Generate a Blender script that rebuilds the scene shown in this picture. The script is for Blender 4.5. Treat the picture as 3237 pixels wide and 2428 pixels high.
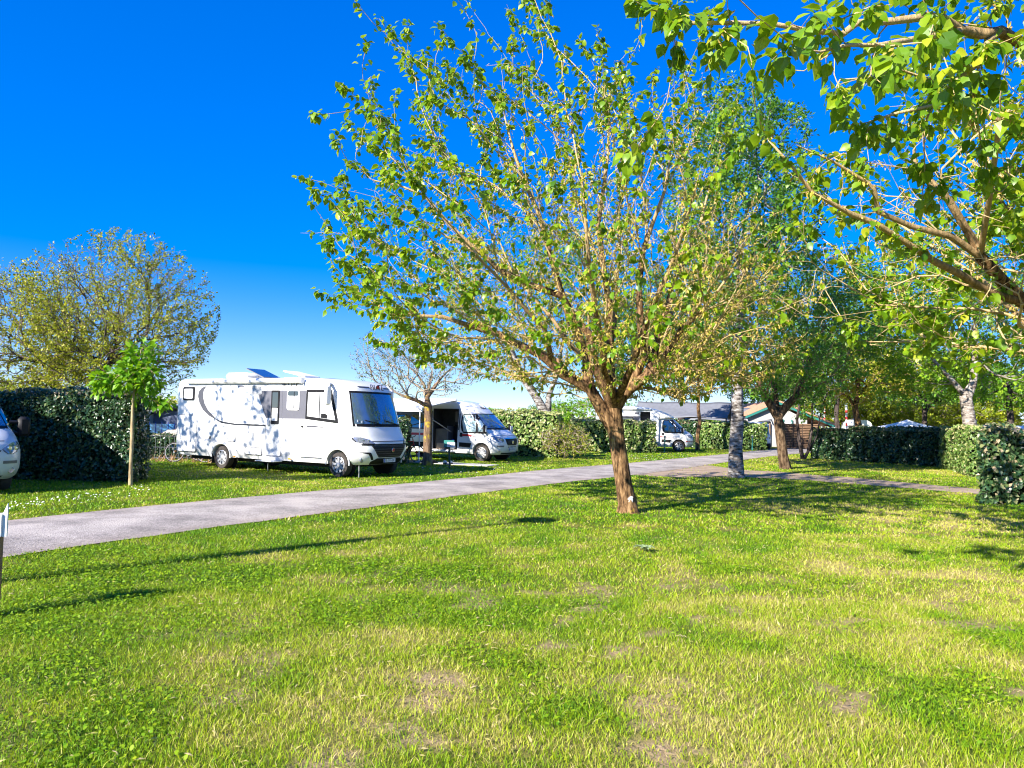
import bpy, bmesh, math, random
import numpy as np
from mathutils import Vector, Matrix

R = math.radians
for o in list(bpy.data.objects):
    bpy.data.objects.remove(o, do_unlink=True)
scene = bpy.context.scene
COL = scene.collection

# ------------------------------------------------------------------ camera
CAM_H, FPX, PITCH, ROLL = 1.7, 760.0, R(2.71), R(1.28)
_f = Vector((0, math.cos(PITCH), math.sin(PITCH)))
_r0 = Vector((1, 0, 0)); _u0 = Vector((0, -math.sin(PITCH), math.cos(PITCH)))
_r = _r0 * math.cos(ROLL) + _u0 * math.sin(ROLL)
_u = _u0 * math.cos(ROLL) - _r0 * math.sin(ROLL)
cam_data = bpy.data.cameras.new('camera')
cam = bpy.data.objects.new('camera', cam_data); COL.objects.link(cam)
cam.matrix_world = Matrix(((_r.x, _u.x, -_f.x, 0), (_r.y, _u.y, -_f.y, 0), (_r.z, _u.z, -_f.z, CAM_H), (0, 0, 0, 1)))
cam_data.sensor_width = 36; cam_data.lens = FPX / 1024 * 36
cam_data.clip_start = 0.05; cam_data.clip_end = 2000
scene.camera = cam

# ------------------------------------------------------------------ sky, sun, exposure
SUN_EL, SUN_AZ = R(29), math.atan2(-0.71, -0.70)      # the sun stands behind the camera, to the left
SUN_DIR = Vector((math.cos(SUN_EL) * math.cos(SUN_AZ), math.cos(SUN_EL) * math.sin(SUN_AZ), math.sin(SUN_EL)))
world = bpy.data.worlds.new('World'); scene.world = world; world.use_nodes = True
wn = world.node_tree.nodes; wl = world.node_tree.links; wn.clear()
sky = wn.new('ShaderNodeTexSky'); sky.sky_type = 'NISHITA'; sky.sun_disc = False
sky.sun_elevation = SUN_EL; sky.sun_rotation = math.atan2(SUN_DIR.x, SUN_DIR.y)
sky.altitude = 0; sky.air_density = 1.0; sky.dust_density = 0.0; sky.ozone_density = 10.0
hs = wn.new('ShaderNodeHueSaturation'); hs.inputs['Saturation'].default_value = 1.6; hs.inputs['Value'].default_value = 1.20; hs.inputs['Hue'].default_value = 0.527
gm = wn.new('ShaderNodeGamma'); gm.inputs['Gamma'].default_value = 0.6
bg = wn.new('ShaderNodeBackground'); bg.inputs['Strength'].default_value = 0.15
out = wn.new('ShaderNodeOutputWorld')
wl.new(sky.outputs[0], gm.inputs['Color']); wl.new(gm.outputs[0], hs.inputs['Color']); wl.new(hs.outputs[0], bg.inputs['Color']); wl.new(bg.outputs[0], out.inputs['Surface'])
sun_data = bpy.data.lights.new('sun', 'SUN'); sun_data.energy = 5.0; sun_data.angle = R(0.53); sun_data.color = (1.0, 0.94, 0.83)
sun = bpy.data.objects.new('sun', sun_data); COL.objects.link(sun)
sun.rotation_euler = SUN_DIR.to_track_quat('Z', 'Y').to_euler(); sun.location = SUN_DIR * 60
scene.view_settings.view_transform = 'Standard'; scene.view_settings.look = 'None'
scene.view_settings.exposure = 1.35; scene.view_settings.gamma = 1.0; scene.view_settings.use_curve_mapping = False
scene.render.engine = 'CYCLES'
scene.cycles.max_bounces = 8; scene.cycles.transparent_max_bounces = 8
scene.cycles.pixel_filter_type = 'BLACKMAN_HARRIS'; scene.cycles.filter_width = 1.1
scene.cycles.use_adaptive_sampling = True; scene.cycles.adaptive_threshold = 0.02
try:
    scene.cycles.use_denoising = True
except Exception:
    pass

# ------------------------------------------------------------------ measuring helpers (photo pixel at 1024 wide -> place)
def ray(u, v):
    return _f + _r * ((u - 512) / FPX) - _u * ((v - 384) / FPX)
def G(u, v, z=0.0):
    d = ray(u, v); t = (z - CAM_H) / d.z
    return Vector((d.x * t, d.y * t, z))
def P(u, v, depth):
    d = ray(u, v); t = depth / d.y
    return Vector((d.x * t, depth, CAM_H + d.z * t))

# ------------------------------------------------------------------ noise (numpy)
class Noise:
    def __init__(self, seed, n=128):
        self.n = n; self.g = np.random.default_rng(seed).random((n, n))
    def at(self, x, y, s):
        x = np.asarray(x) / s; y = np.asarray(y) / s
        xi = np.floor(x).astype(int); yi = np.floor(y).astype(int)
        fx = x - xi; fy = y - yi
        fx = fx * fx * (3 - 2 * fx); fy = fy * fy * (3 - 2 * fy)
        n = self.n; g = self.g
        a = g[xi % n, yi % n]; b = g[(xi + 1) % n, yi % n]; c = g[xi % n, (yi + 1) % n]; d = g[(xi + 1) % n, (yi + 1) % n]
        return (a * (1 - fx) + b * fx) * (1 - fy) + (c * (1 - fx) + d * fx) * fy
    def fbm(self, x, y, s, o=3):
        t = 0; a = 1; w = 0
        for i in range(o):
            t = t + a * self.at(np.asarray(x) + 17.3 * i, np.asarray(y) - 9.1 * i, s / 2 ** i); w += a; a *= 0.55
        return t / w
def sstep(a, b, x):
    t = np.clip((np.asarray(x) - a) / (b - a), 0, 1); return t * t * (3 - 2 * t)

# ------------------------------------------------------------------ materials
MATS = {}
def nmat(name):
    m = bpy.data.materials.new(name); m.use_nodes = True; nt = m.node_tree; nt.nodes.clear()
    o = nt.nodes.new('ShaderNodeOutputMaterial'); b = nt.nodes.new('ShaderNodeBsdfPrincipled')
    nt.links.new(b.outputs[0], o.inputs['Surface']); MATS[name] = m
    return m, nt, b, o
def ramp(nt, fac, stops):
    r = nt.nodes.new('ShaderNodeValToRGB'); e = r.color_ramp.elements
    while len(e) < len(stops): e.new(0.5)
    for el, (p, c) in zip(e, stops):
        el.position = p; el.color = (*c, 1)
    nt.links.new(fac, r.inputs['Fac']); return r.outputs['Color']
def noise_node(nt, scale, detail=4, rough=0.6, coord='Object', stretch=None):
    tc = nt.nodes.new('ShaderNodeTexCoord'); n = nt.nodes.new('ShaderNodeTexNoise')
    n.inputs['Scale'].default_value = scale; n.inputs['Detail'].default_value = detail; n.inputs['Roughness'].default_value = rough
    src = tc.outputs[coord]
    if stretch:
        mp = nt.nodes.new('ShaderNodeMapping'); mp.inputs['Scale'].default_value = stretch
        nt.links.new(src, mp.inputs['Vector']); src = mp.outputs[0]
    nt.links.new(src, n.inputs['Vector']); return n.outputs['Fac']
def bump(nt, b, h, strength, dist=0.02):
    bp = nt.nodes.new('ShaderNodeBump'); bp.inputs['Strength'].default_value = strength; bp.inputs['Distance'].default_value = dist
    nt.links.new(h, bp.inputs['Height']); nt.links.new(bp.outputs[0], b.inputs['Normal'])
def plain(name, c, rough=0.5, metal=0.0, var=0.12, scale=6, spec=0.5, coat=0.0, bumps=0.0):
    m, nt, b, o = nmat(name)
    f = noise_node(nt, scale)
    lo = tuple(max(0, v * (1 - var)) for v in c); hi = tuple(min(1, v * (1 + var)) for v in c)
    nt.links.new(ramp(nt, f, [(0.3, lo), (0.7, hi)]), b.inputs['Base Color'])
    b.inputs['Roughness'].default_value = rough; b.inputs['Metallic'].default_value = metal
    b.inputs['Specular IOR Level'].default_value = spec; b.inputs['Coat Weight'].default_value = coat
    if bumps: bump(nt, b, noise_node(nt, scale * 8), bumps)
    return m
def leafmat(name, stops, trans=0.35, rough=0.45, spec=0.4, tcol=None):
    m, nt, b, o = nmat(name)
    at = nt.nodes.new('ShaderNodeAttribute'); at.attribute_name = 'tint'
    col = ramp(nt, at.outputs['Fac'], stops)
    nt.links.new(col, b.inputs['Base Color']); b.inputs['Roughness'].default_value = rough; b.inputs['Specular IOR Level'].default_value = spec
    tr = nt.nodes.new('ShaderNodeBsdfTranslucent')
    mx = nt.nodes.new('ShaderNodeMix'); mx.data_type = 'RGBA'; mx.inputs['Factor'].default_value = 0.45
    nt.links.new(col, mx.inputs['A']); mx.inputs['B'].default_value = (*(tcol or (0.35, 0.42, 0.02)), 1)
    nt.links.new(mx.outputs['Result'], tr.inputs['Color'])
    ms = nt.nodes.new('ShaderNodeMixShader'); ms.inputs[0].default_value = trans
    nt.links.new(b.outputs[0], ms.inputs[1]); nt.links.new(tr.outputs[0], ms.inputs[2]); nt.links.new(ms.outputs[0], o.inputs['Surface'])
    return m
def barkmat(name, dark, mid, light, lichen=None, scale=9, stretch=(1, 1, 0.25), bumps=0.6, lich_amt=0.6, twig=None):
    m, nt, b, o = nmat(name)
    f = noise_node(nt, scale, 6, 0.7, stretch=stretch)
    col = ramp(nt, f, [(0.38, dark), (0.5, mid), (0.63, light)])
    if lichen:
        g = noise_node(nt, 2.3, 5, 0.65)
        k = nt.nodes.new('ShaderNodeMapRange'); k.inputs[1].default_value = lich_amt - 0.04; k.inputs[2].default_value = lich_amt + 0.05
        nt.links.new(g, k.inputs[0])
        mx = nt.nodes.new('ShaderNodeMix'); mx.data_type = 'RGBA'; nt.links.new(k.outputs[0], mx.inputs['Factor'])
        nt.links.new(col, mx.inputs['A']); mx.inputs['B'].default_value = (*lichen, 1); col = mx.outputs['Result']
    if twig:
        at = nt.nodes.new('ShaderNodeAttribute'); at.attribute_name = 'thin'; mx = nt.nodes.new('ShaderNodeMix'); mx.data_type = 'RGBA'
        nt.links.new(at.outputs['Fac'], mx.inputs['Factor']); nt.links.new(col, mx.inputs['A']); mx.inputs['B'].default_value = (*twig, 1); col = mx.outputs['Result']
    nt.links.new(col, b.inputs['Base Color']); b.inputs['Roughness'].default_value = 0.9; b.inputs['Specular IOR Level'].default_value = 0.15
    bump(nt, b, f, bumps, 0.03)
    return m

M = {}
M['paint'] = plain('white_paint', (0.80, 0.80, 0.80), 0.22, var=0.03, scale=1.5, coat=0.4)
M['paint_old'] = plain('greyish_white_paint', (0.66, 0.67, 0.68), 0.3, var=0.05, scale=2, coat=0.3)
M['plastic_white'] = plain('white_plastic', (0.78, 0.78, 0.77), 0.4, var=0.04)
M['grey_decal'] = plain('grey_decal', (0.075, 0.075, 0.09), 0.35, var=0.05)
M['pale_decal'] = plain('pale_grey_decal', (0.13, 0.13, 0.155), 0.35, var=0.05)
M['dark_decal'] = plain('dark_decal', (0.03, 0.032, 0.04), 0.35, var=0.1)
M['red_decal'] = plain('red_decal', (0.45, 0.02, 0.03), 0.35, var=0.08)
M['black'] = plain('black_plastic', (0.012, 0.012, 0.014), 0.5, var=0.2, spec=0.2)
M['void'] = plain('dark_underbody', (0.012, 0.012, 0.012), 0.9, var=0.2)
M['seam'] = plain('seam_grey', (0.08, 0.08, 0.09), 0.6, var=0.1)
M['tyre'] = plain('tyre_rubber', (0.045, 0.038, 0.034), 0.85, var=0.25, scale=14)
M['alloy'] = plain('alloy', (0.50, 0.50, 0.52), 0.3, metal=0.25, var=0.06)
M['chrome'] = plain('chrome', (0.75, 0.75, 0.77), 0.15, metal=1.0, var=0.04)
M['orange'] = plain('orange_lens', (0.75, 0.25, 0.02), 0.25, var=0.1)
M['redlens'] = plain('red_lens', (0.5, 0.03, 0.03), 0.25, var=0.1)
M['lens'] = plain('headlamp_lens', (0.35, 0.37, 0.42), 0.08, metal=0.6, var=0.35, scale=25)
M['blind'] = plain('window_blind', (0.70, 0.72, 0.75), 0.6, var=0.04)
M['fabric_white'] = plain('awning_fabric', (0.72, 0.72, 0.70), 0.8, var=0.05)
M['interior'] = plain('interior_dark', (0.035, 0.033, 0.035), 0.7, var=0.3)
M['interior_mid'] = plain('interior_panel', (0.13, 0.115, 0.11), 0.6, var=0.15)
M['cardboard'] = plain('cardboard', (0.42, 0.30, 0.21), 0.8, var=0.1)
M['blue'] = plain('blue_plastic', (0.02, 0.07, 0.45), 0.4, var=0.1)
M['post_green'] = plain('dark_green_paint', (0.012, 0.05, 0.04), 0.45, var=0.2)
M['teal'] = plain('teal_paint', (0.03, 0.20, 0.17), 0.5, var=0.15)
M['plate'] = plain('plate_white', (0.70, 0.70, 0.72), 0.35, var=0.04)
M['ink'] = plain('black_ink', (0.015, 0.015, 0.02), 0.6, var=0.1)
M['wood'] = plain('weathered_wood', (0.22, 0.13, 0.075), 0.8, var=0.35, scale=9, bumps=0.3)
M['wood_dark'] = plain('dark_brown_wood', (0.05, 0.03, 0.02), 0.8, var=0.3, scale=9)
M['stucco'] = plain('pale_stucco', (0.42, 0.40, 0.40), 0.9, var=0.08, scale=5, bumps=0.2)
M['canvas'] = plain('grey_canvas', (0.16, 0.165, 0.19), 0.75, var=0.12, scale=3)
M['canvas_brown'] = plain('brown_canvas', (0.10, 0.075, 0.055), 0.85, var=0.2, scale=3)
M['tile_red'] = plain('terracotta', (0.50, 0.27, 0.16), 0.85, var=0.25, scale=4)
M['tile_grey'] = plain('grey_tile', (0.42, 0.38, 0.34), 0.85, var=0.15, scale=4)
M['siding_blue'] = plain('blue_grey_siding', (0.11, 0.14, 0.25), 0.6, var=0.08)
M['metal_grey'] = plain('galvanised_metal', (0.28, 0.29, 0.30), 0.4, metal=0.5, var=0.1)
M['sheet_white'] = plain('white_canvas', (0.78, 0.78, 0.78), 0.75, var=0.05)
M['slab'] = plain('pale_slab', (0.45, 0.43, 0.40), 0.9, var=0.15, scale=5)
M['rust'] = plain('rusty_wood_post', (0.34, 0.17, 0.09), 0.85, var=0.35, scale=12)

def glass(name, c, rough=0.03, var=0.2, metal=0.0, spec=0.9):
    m, nt, b, o = nmat(name)
    f = noise_node(nt, 2.0)
    nt.links.new(ramp(nt, f, [(0.3, tuple(v * (1 - var) for v in c)), (0.7, tuple(v * (1 + var) for v in c))]), b.inputs['Base Color'])
    b.inputs['Roughness'].default_value = rough; b.inputs['Specular IOR Level'].default_value = spec; b.inputs['Metallic'].default_value = metal
    b.inputs['Coat Weight'].default_value = 1.0; b.inputs['Coat Roughness'].default_value = 0.02; b.inputs['Coat IOR'].default_value = 1.9
    return m
M['glass_dark'] = glass('tinted_glass', (0.012, 0.016, 0.02))
M['glass_screen'] = glass('windscreen_glass', (0.13, 0.21, 0.30), metal=0.5)  # blue metallic base puts the reflected sky into the glass colour
M['glass_pale'] = glass('cab_glass', (0.45, 0.60, 0.62))
M['solar'] = glass('solar_panel', (0.03, 0.04, 0.07), 0.15)

# ------------------------------------------------------------------ objects and tags
def tag(o, label=None, cat=None, group=None, kind=None):
    if label: o['label'] = label
    if cat: o['category'] = cat
    if group: o['group'] = group
    if kind: o['kind'] = kind
    return o
def empty(name, loc=(0, 0, 0), rz=0.0, label=None, cat=None, group=None):
    o = bpy.data.objects.new(name, None); COL.objects.link(o); o.location = loc; o.rotation_euler = (0, 0, rz)
    o.empty_display_size = 0.2
    return tag(o, label, cat, group)
def link(name, me, mat=None, parent=None):
    if mat is not None and not me.materials: me.materials.append(mat)
    o = bpy.data.objects.new(name, me); COL.objects.link(o)
    if parent is not None: o.parent = parent
    return o

def fast_mesh(name, verts, faces_flat, sizes, tint=None, smooth=False, extra=None):
    """verts (N,3); faces_flat: loop vertex indices; sizes: loop count for each polygon"""
    me = bpy.data.meshes.new(name)
    verts = np.ascontiguousarray(verts, dtype=np.float32); faces_flat = np.ascontiguousarray(faces_flat, dtype=np.int32)
    sizes = np.asarray(sizes, dtype=np.int32)
    me.vertices.add(len(verts)); me.vertices.foreach_set('co', verts.ravel())
    me.loops.add(len(faces_flat)); me.loops.foreach_set('vertex_index', faces_flat)
    me.polygons.add(len(sizes))
    st = np.zeros(len(sizes), dtype=np.int32); st[1:] = np.cumsum(sizes)[:-1]
    me.polygons.foreach_set('loop_start', st); me.polygons.foreach_set('loop_total', sizes)
    if smooth: me.polygons.foreach_set('use_smooth', np.ones(len(sizes), dtype=bool))
    for k, v in (('tint', tint),) + tuple((extra or {}).items()):
        if v is not None:
            a = me.attributes.new(k, 'FLOAT', 'POINT'); a.data.foreach_set('value', np.ascontiguousarray(v, dtype=np.float32))
    me.update(calc_edges=True); me.validate()
    return me

def scatter(name, tv, tf, pos, basis, tint):
    """copies of one small template (tv verts, tf faces) at pos with 3x3 basis (rows = images of x,y,z)"""
    tv = np.asarray(tv, float); n = len(pos); k = len(tv)
    V = np.einsum('vi,nij->nvj', tv, basis) + pos[:, None, :]
    flat = np.concatenate([np.asarray(f) for f in tf]); sz = np.array([len(f) for f in tf])
    F = (flat[None, :] + (np.arange(n) * k)[:, None]).ravel()
    return fast_mesh(name, V.reshape(-1, 3), F, np.tile(sz, n), np.repeat(tint, k))

def frames(d, up, roll=None):
    """orthonormal frames: x along d, z near 'up'"""
    d = d / np.maximum(np.linalg.norm(d, axis=1, keepdims=True), 1e-9)
    y = np.cross(up, d); y /= np.maximum(np.linalg.norm(y, axis=1, keepdims=True), 1e-9)
    z = np.cross(d, y)
    if roll is not None:
        c = np.cos(roll)[:, None]; s = np.sin(roll)[:, None]
        y, z = y * c + z * s, z * c - y * s
    return np.stack([d, y, z], axis=1)

class MB:
    """collects shapes into one mesh"""
    def __init__(self): self.v = []; self.f = []
    def add(self, vs, fs):
        b = len(self.v); self.v += [tuple(p) for p in vs]; self.f += [tuple(i + b for i in f) for f in fs]; return self
    def box(self, c, s, rz=0.0, rx=0.0, ry=0.0, bev=0.0):
        mtx = Matrix.Rotation(rz, 3, 'Z') @ Matrix.Rotation(ry, 3, 'Y') @ Matrix.Rotation(rx, 3, 'X'); c = Vector(c)
        h = [v / 2 for v in s]
        if bev > 0:
            bev = min(bev, min(h) * 0.95); vs = []; fs = []; idx = {}
            for sx in (-1, 1):
                for sy in (-1, 1):
                    for sz in (-1, 1):
                        for ax in range(3):
                            p = [sx * (h[0] - bev), sy * (h[1] - bev), sz * (h[2] - bev)]; p[ax] = (sx, sy, sz)[ax] * h[ax]
                            idx[(sx, sy, sz, ax)] = len(vs); vs.append(c + mtx @ Vector(p))
            q = lambda a: idx[a]
            for s in (-1, 1):
                fs.append([q((s, a, b, 0)) for a, b in ((-1, -1), (1, -1), (1, 1), (-1, 1))][::s])
                fs.append([q((a, s, b, 1)) for a, b in ((-1, -1), (-1, 1), (1, 1), (1, -1))][::s])
                fs.append([q((a, b, s, 2)) for a, b in ((-1, -1), (1, -1), (1, 1), (-1, 1))][::s])
            for a in (-1, 1):
                for b in (-1, 1):
                    fs.append([q((a, b, -1, 0)), q((a, b, 1, 0)), q((a, b, 1, 1)), q((a, b, -1, 1))][::a * b])
                    fs.append([q((a, -1, b, 0)), q((a, -1, b, 2)), q((a, 1, b, 2)), q((a, 1, b, 0))][::a * b])
                    fs.append([q((-1, a, b, 1)), q((1, a, b, 1)), q((1, a, b, 2)), q((-1, a, b, 2))][::a * b])
                    for d in (-1, 1):
                        fs.append([q((a, b, d, 0)), q((a, b, d, 1)), q((a, b, d, 2))][::a * b * d])
            return self.add(vs, fs)
        vs = [c + mtx @ Vector((x * h[0], y * h[1], z * h[2])) for x in (-1, 1) for y in (-1, 1) for z in (-1, 1)]
        return self.add(vs, [(0, 1, 3, 2), (4, 6, 7, 5), (0, 4, 5, 1), (2, 3, 7, 6), (0, 2, 6, 4), (1, 5, 7, 3)])
    def tube(self, pts, rad, n=8, caps=True):
        pts = [Vector(p) for p in pts]
        if not hasattr(rad, '__len__'): rad = [rad] * len(pts)
        vs = []; prev = None
        for i, p in enumerate(pts):
            t = (pts[min(i + 1, len(pts) - 1)] - pts[max(i - 1, 0)]).normalized()
            if prev is None:
                a = Vector((0, 0, 1)) if abs(t.z) < 0.9 else Vector((1, 0, 0)); x = t.cross(a).normalized()
            else:
                x = (prev - t * prev.dot(t)); x = x.normalized() if x.length > 1e-6 else t.orthogonal().normalized()
            prev = x; y = t.cross(x)
            vs += [p + (x * math.cos(2 * math.pi * k / n) + y * math.sin(2 * math.pi * k / n)) * rad[i] for k in range(n)]
        fs = [(i * n + k, i * n + (k + 1) % n, (i + 1) * n + (k + 1) % n, (i + 1) * n + k) for i in range(len(pts) - 1) for k in range(n)]
        if caps: fs += [tuple(range(n))[::-1], tuple((len(pts) - 1) * n + k for k in range(n))]
        return self.add(vs, fs)
    def lathe(self, c, prof, n=24, axis='y'):
        """prof: (radius, height along axis)"""
        vs = []
        for r, h in prof:
            for k in range(n):
                a = 2 * math.pi * k / n; q = (r * math.cos(a), r * math.sin(a))
                p = {'y': (q[0], h, q[1]), 'z': (q[0], q[1], h), 'x': (h, q[0], q[1])}[axis]
                vs.append(Vector(c) + Vector(p))
        m = len(prof)
        fs = [(i * n + k, (i + 1) * n + k, (i + 1) * n + (k + 1) % n, i * n + (k + 1) % n) for i in range(m - 1) for k in range(n)]
        fs += [tuple(range(n)), tuple((m - 1) * n + k for k in range(n))[::-1]]
        return self.add(vs, fs)
    def prism(self, poly, a, b, axis='y'):
        """polygon in the plane across 'axis', extruded from a to b"""
        mk = {'y': lambda p, h: (p[0], h, p[1]), 'z': lambda p, h: (p[0], p[1], h), 'x': lambda p, h: (h, p[0], p[1])}[axis]
        n = len(poly); vs = [mk(p, a) for p in poly] + [mk(p, b) for p in poly]
        return self.add(vs, [tuple(range(n))[::-1], tuple(range(n, 2 * n))] + [(i, (i + 1) % n, n + (i + 1) % n, n + i) for i in range(n)])
    def grid(self, rows):
        m = len(rows[0]); vs = [p for r in rows for p in r]
        return self.add(vs, [(i * m + k, i * m + k + 1, (i + 1) * m + k + 1, (i + 1) * m + k) for i in range(len(rows) - 1) for k in range(m - 1)])
    def mesh(self, name, smooth=False, fix=True):
        me = bpy.data.meshes.new(name); me.from_pydata(self.v, [], self.f)
        if fix:
            bm = bmesh.new(); bm.from_mesh(me); bmesh.ops.recalc_face_normals(bm, faces=bm.faces); bm.to_mesh(me); bm.free()
        if smooth:
            for p in me.polygons: p.use_smooth = True
            try: me.set_sharp_from_angle(angle=R(38))
            except Exception: pass
        return me
    def build(self, name, mat, parent=None, smooth=False, fix=True):
        return link(name, self.mesh(name, smooth, fix), mat, parent)

def text_mesh(name, body, size, mat, parent, loc, rot, extrude=0.003, align='CENTER'):
    cu = bpy.data.curves.new(name, 'FONT'); cu.body = body; cu.size = size; cu.extrude = extrude; cu.align_x = align; cu.align_y = 'CENTER'
    t = bpy.data.objects.new(name + '_tmp', cu); COL.objects.link(t)
    dg = bpy.context.evaluated_depsgraph_get(); me = bpy.data.meshes.new_from_object(t.evaluated_get(dg))
    bpy.data.objects.remove(t, do_unlink=True); me.materials.clear()
    o = link(name, me, mat, parent); o.location = loc; o.rotation_euler = rot
    return o
def copy_tree(o, parent=None):
    c = o.copy(); COL.objects.link(c); c.parent = parent
    for ch in o.children: copy_tree(ch, c)
    return c
# ================================================================== the ground
rng = np.random.default_rng(7)
def D(x, y, z=0.0): return G(x / 2.16, y / 2.16, z)
NZ = Noise(3); NZ2 = Noise(11); NZ3 = Noise(23)
def inpoly(x, y, poly):
    x = np.asarray(x); y = np.asarray(y); ins = np.zeros(x.shape, bool); n = len(poly)
    for i in range(n):
        x1, y1 = poly[i][:2]; x2, y2 = poly[(i + 1) % n][:2]
        c = ((y1 > y) != (y2 > y))
        t = (x2 - x1) * (y - y1) / ((y2 - y1) if y2 != y1 else 1e-9) + x1
        ins ^= c & (x < t)
    return ins
def polyline(pts, n):
    pts = np.array([[p[0], p[1]] for p in pts]); s = np.r_[0, np.cumsum(np.linalg.norm(np.diff(pts, axis=0), axis=1))]
    t = np.linspace(0, s[-1], n); return np.c_[np.interp(t, s, pts[:, 0]), np.interp(t, s, pts[:, 1])]
def smooth_line(p, k=5):
    q = p.copy()
    for _ in range(k): q[1:-1] = 0.25 * q[:-2] + 0.5 * q[1:-1] + 0.25 * q[2:]
    return q
far_px = [(0, 1127), (410, 1085), (950, 1038.6), (1197, 1013), (1325, 1003.6), (1573, 980.5), (1656, 971), (1720, 966), (1800, 963)]
near_px = [(0, 1206), (410, 1147), (1196, 1045), (1329, 1031), (1440, 1018), (1525, 1005), (1656, 987), (1721, 980.6), (1850, 969)]
far_e = [D(*p) for p in far_px]; near_e = [D(*p) for p in near_px]
def ext(e, k):
    d = (e[0] - e[1]).normalized(); return [e[0] + d * k] + e
far_l = smooth_line(polyline(ext(far_e, 14), 160), 8); near_l = smooth_line(polyline(ext(near_e, 14), 160), 8)
jf = (NZ.at(far_l[:, 0], far_l[:, 1], 0.35) - 0.5) * 0.16; jn = (NZ2.at(near_l[:, 0], near_l[:, 1], 0.3) - 0.5) * 0.22
far_l[:, 1] += jf; near_l[:, 1] += jn
ROAD = [tuple(p) for p in far_l] + [tuple(p) for p in near_l[::-1]]
rows = []; ev = []
for i in range(160):
    r_ = []
    for k in range(9):
        t = k / 8; p = near_l[i] * (1 - t) + far_l[i] * t
        r_.append((p[0], p[1], 0.012 + 0.03 * (1 - (2 * t - 1) ** 2))); ev.append(abs(2 * t - 1))
    rows.append(r_)
mb = MB().grid(rows)
m, nt, b, o = nmat('asphalt')
tc = nt.nodes.new('ShaderNodeTexCoord')
vo = nt.nodes.new('ShaderNodeTexVoronoi'); vo.inputs['Scale'].default_value = 45; nt.links.new(tc.outputs['Object'], vo.inputs['Vector'])
f1 = noise_node(nt, 0.9, 5, 0.65); f2 = noise_node(nt, 26, 3)
mx = nt.nodes.new('ShaderNodeMath'); mx.operation = 'ADD'; nt.links.new(f1, mx.inputs[0])
mm = nt.nodes.new('ShaderNodeMath'); mm.operation = 'MULTIPLY'; mm.inputs[1].default_value = 0.75; nt.links.new(f2, mm.inputs[0]); nt.links.new(mm.outputs[0], mx.inputs[1])
col = ramp(nt, mx.outputs[0], [(0.62, (0.155, 0.137, 0.126)), (0.86, (0.33, 0.292, 0.27)), (1.0, (0.47, 0.415, 0.375))])
at = nt.nodes.new('ShaderNodeAttribute'); at.attribute_name = 'edge'
ee = nt.nodes.new('ShaderNodeMath'); ee.operation = 'POWER'; ee.inputs[1].default_value = 5; nt.links.new(at.outputs['Fac'], ee.inputs[0])
em = nt.nodes.new('ShaderNodeMath'); em.operation = 'MULTIPLY'; nt.links.new(ee.outputs[0], em.inputs[0]); nt.links.new(f1, em.inputs[1])
mc = nt.nodes.new('ShaderNodeMix'); mc.data_type = 'RGBA'; nt.links.new(em.outputs[0], mc.inputs['Factor']); nt.links.new(col, mc.inputs['A']); mc.inputs['B'].default_value = (0.30, 0.22, 0.17, 1)
nt.links.new(mc.outputs['Result'], b.inputs['Base Color']); b.inputs['Roughness'].default_value = 0.9; b.inputs['Specular IOR Level'].default_value = 0.2
bump(nt, b, vo.outputs['Distance'], 0.5, 0.012)
road_me = mb.mesh('road', smooth=True, fix=False); a = road_me.attributes.new('edge', 'FLOAT', 'POINT'); a.data.foreach_set('value', np.array(ev, dtype=np.float32))
road = link('road', road_me, m); tag(road, 'grey asphalt lane running between the two lawns', kind='structure')

# the trodden path that leaves the road
up_px = [(1369, 1024), (1440, 1016), (1525, 1004.5), (1600, 1015), (1700, 1021), (1800, 1029), (1950, 1042), (2110, 1056), (2300, 1072)]
lo_px = [(1369, 1026), (1430, 1030), (1500, 1031), (1570, 1030), (1700, 1035), (1800, 1042), (1950, 1054), (2110, 1067), (2300, 1086)]
upl = smooth_line(polyline([D(*p) for p in up_px], 90), 2); lol = smooth_line(polyline([D(*p) for p in lo_px], 90), 2)
upl[:, 1] += (NZ.at(upl[:, 0], upl[:, 1], 0.5) - 0.5) * 0.5; lol[:, 1] += (NZ2.at(lol[:, 0], lol[:, 1], 0.45) - 0.5) * 0.5
PATH = [tuple(p) for p in upl] + [tuple(p) for p in lol[::-1]]
rows = [[(*(lol[i] * (1 - k / 4) + upl[i] * (k / 4)), 0.006) for k in range(5)] for i in range(90)]
m, nt, b, o = nmat('trodden_earth')
f1 = noise_node(nt, 1.6, 6, 0.7)
nt.links.new(ramp(nt, f1, [(0.3, (0.22, 0.15, 0.10)), (0.55, (0.36, 0.26, 0.18)), (0.75, (0.46, 0.36, 0.27))]), b.inputs['Base Color'])
b.inputs['Roughness'].default_value = 0.95; bump(nt, b, noise_node(nt, 18, 4), 0.6, 0.02)
path = MB().grid(rows).build('path', m, None, fix=False); tag(path, 'bare trodden earth path leaving the lane', kind='structure')

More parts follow.
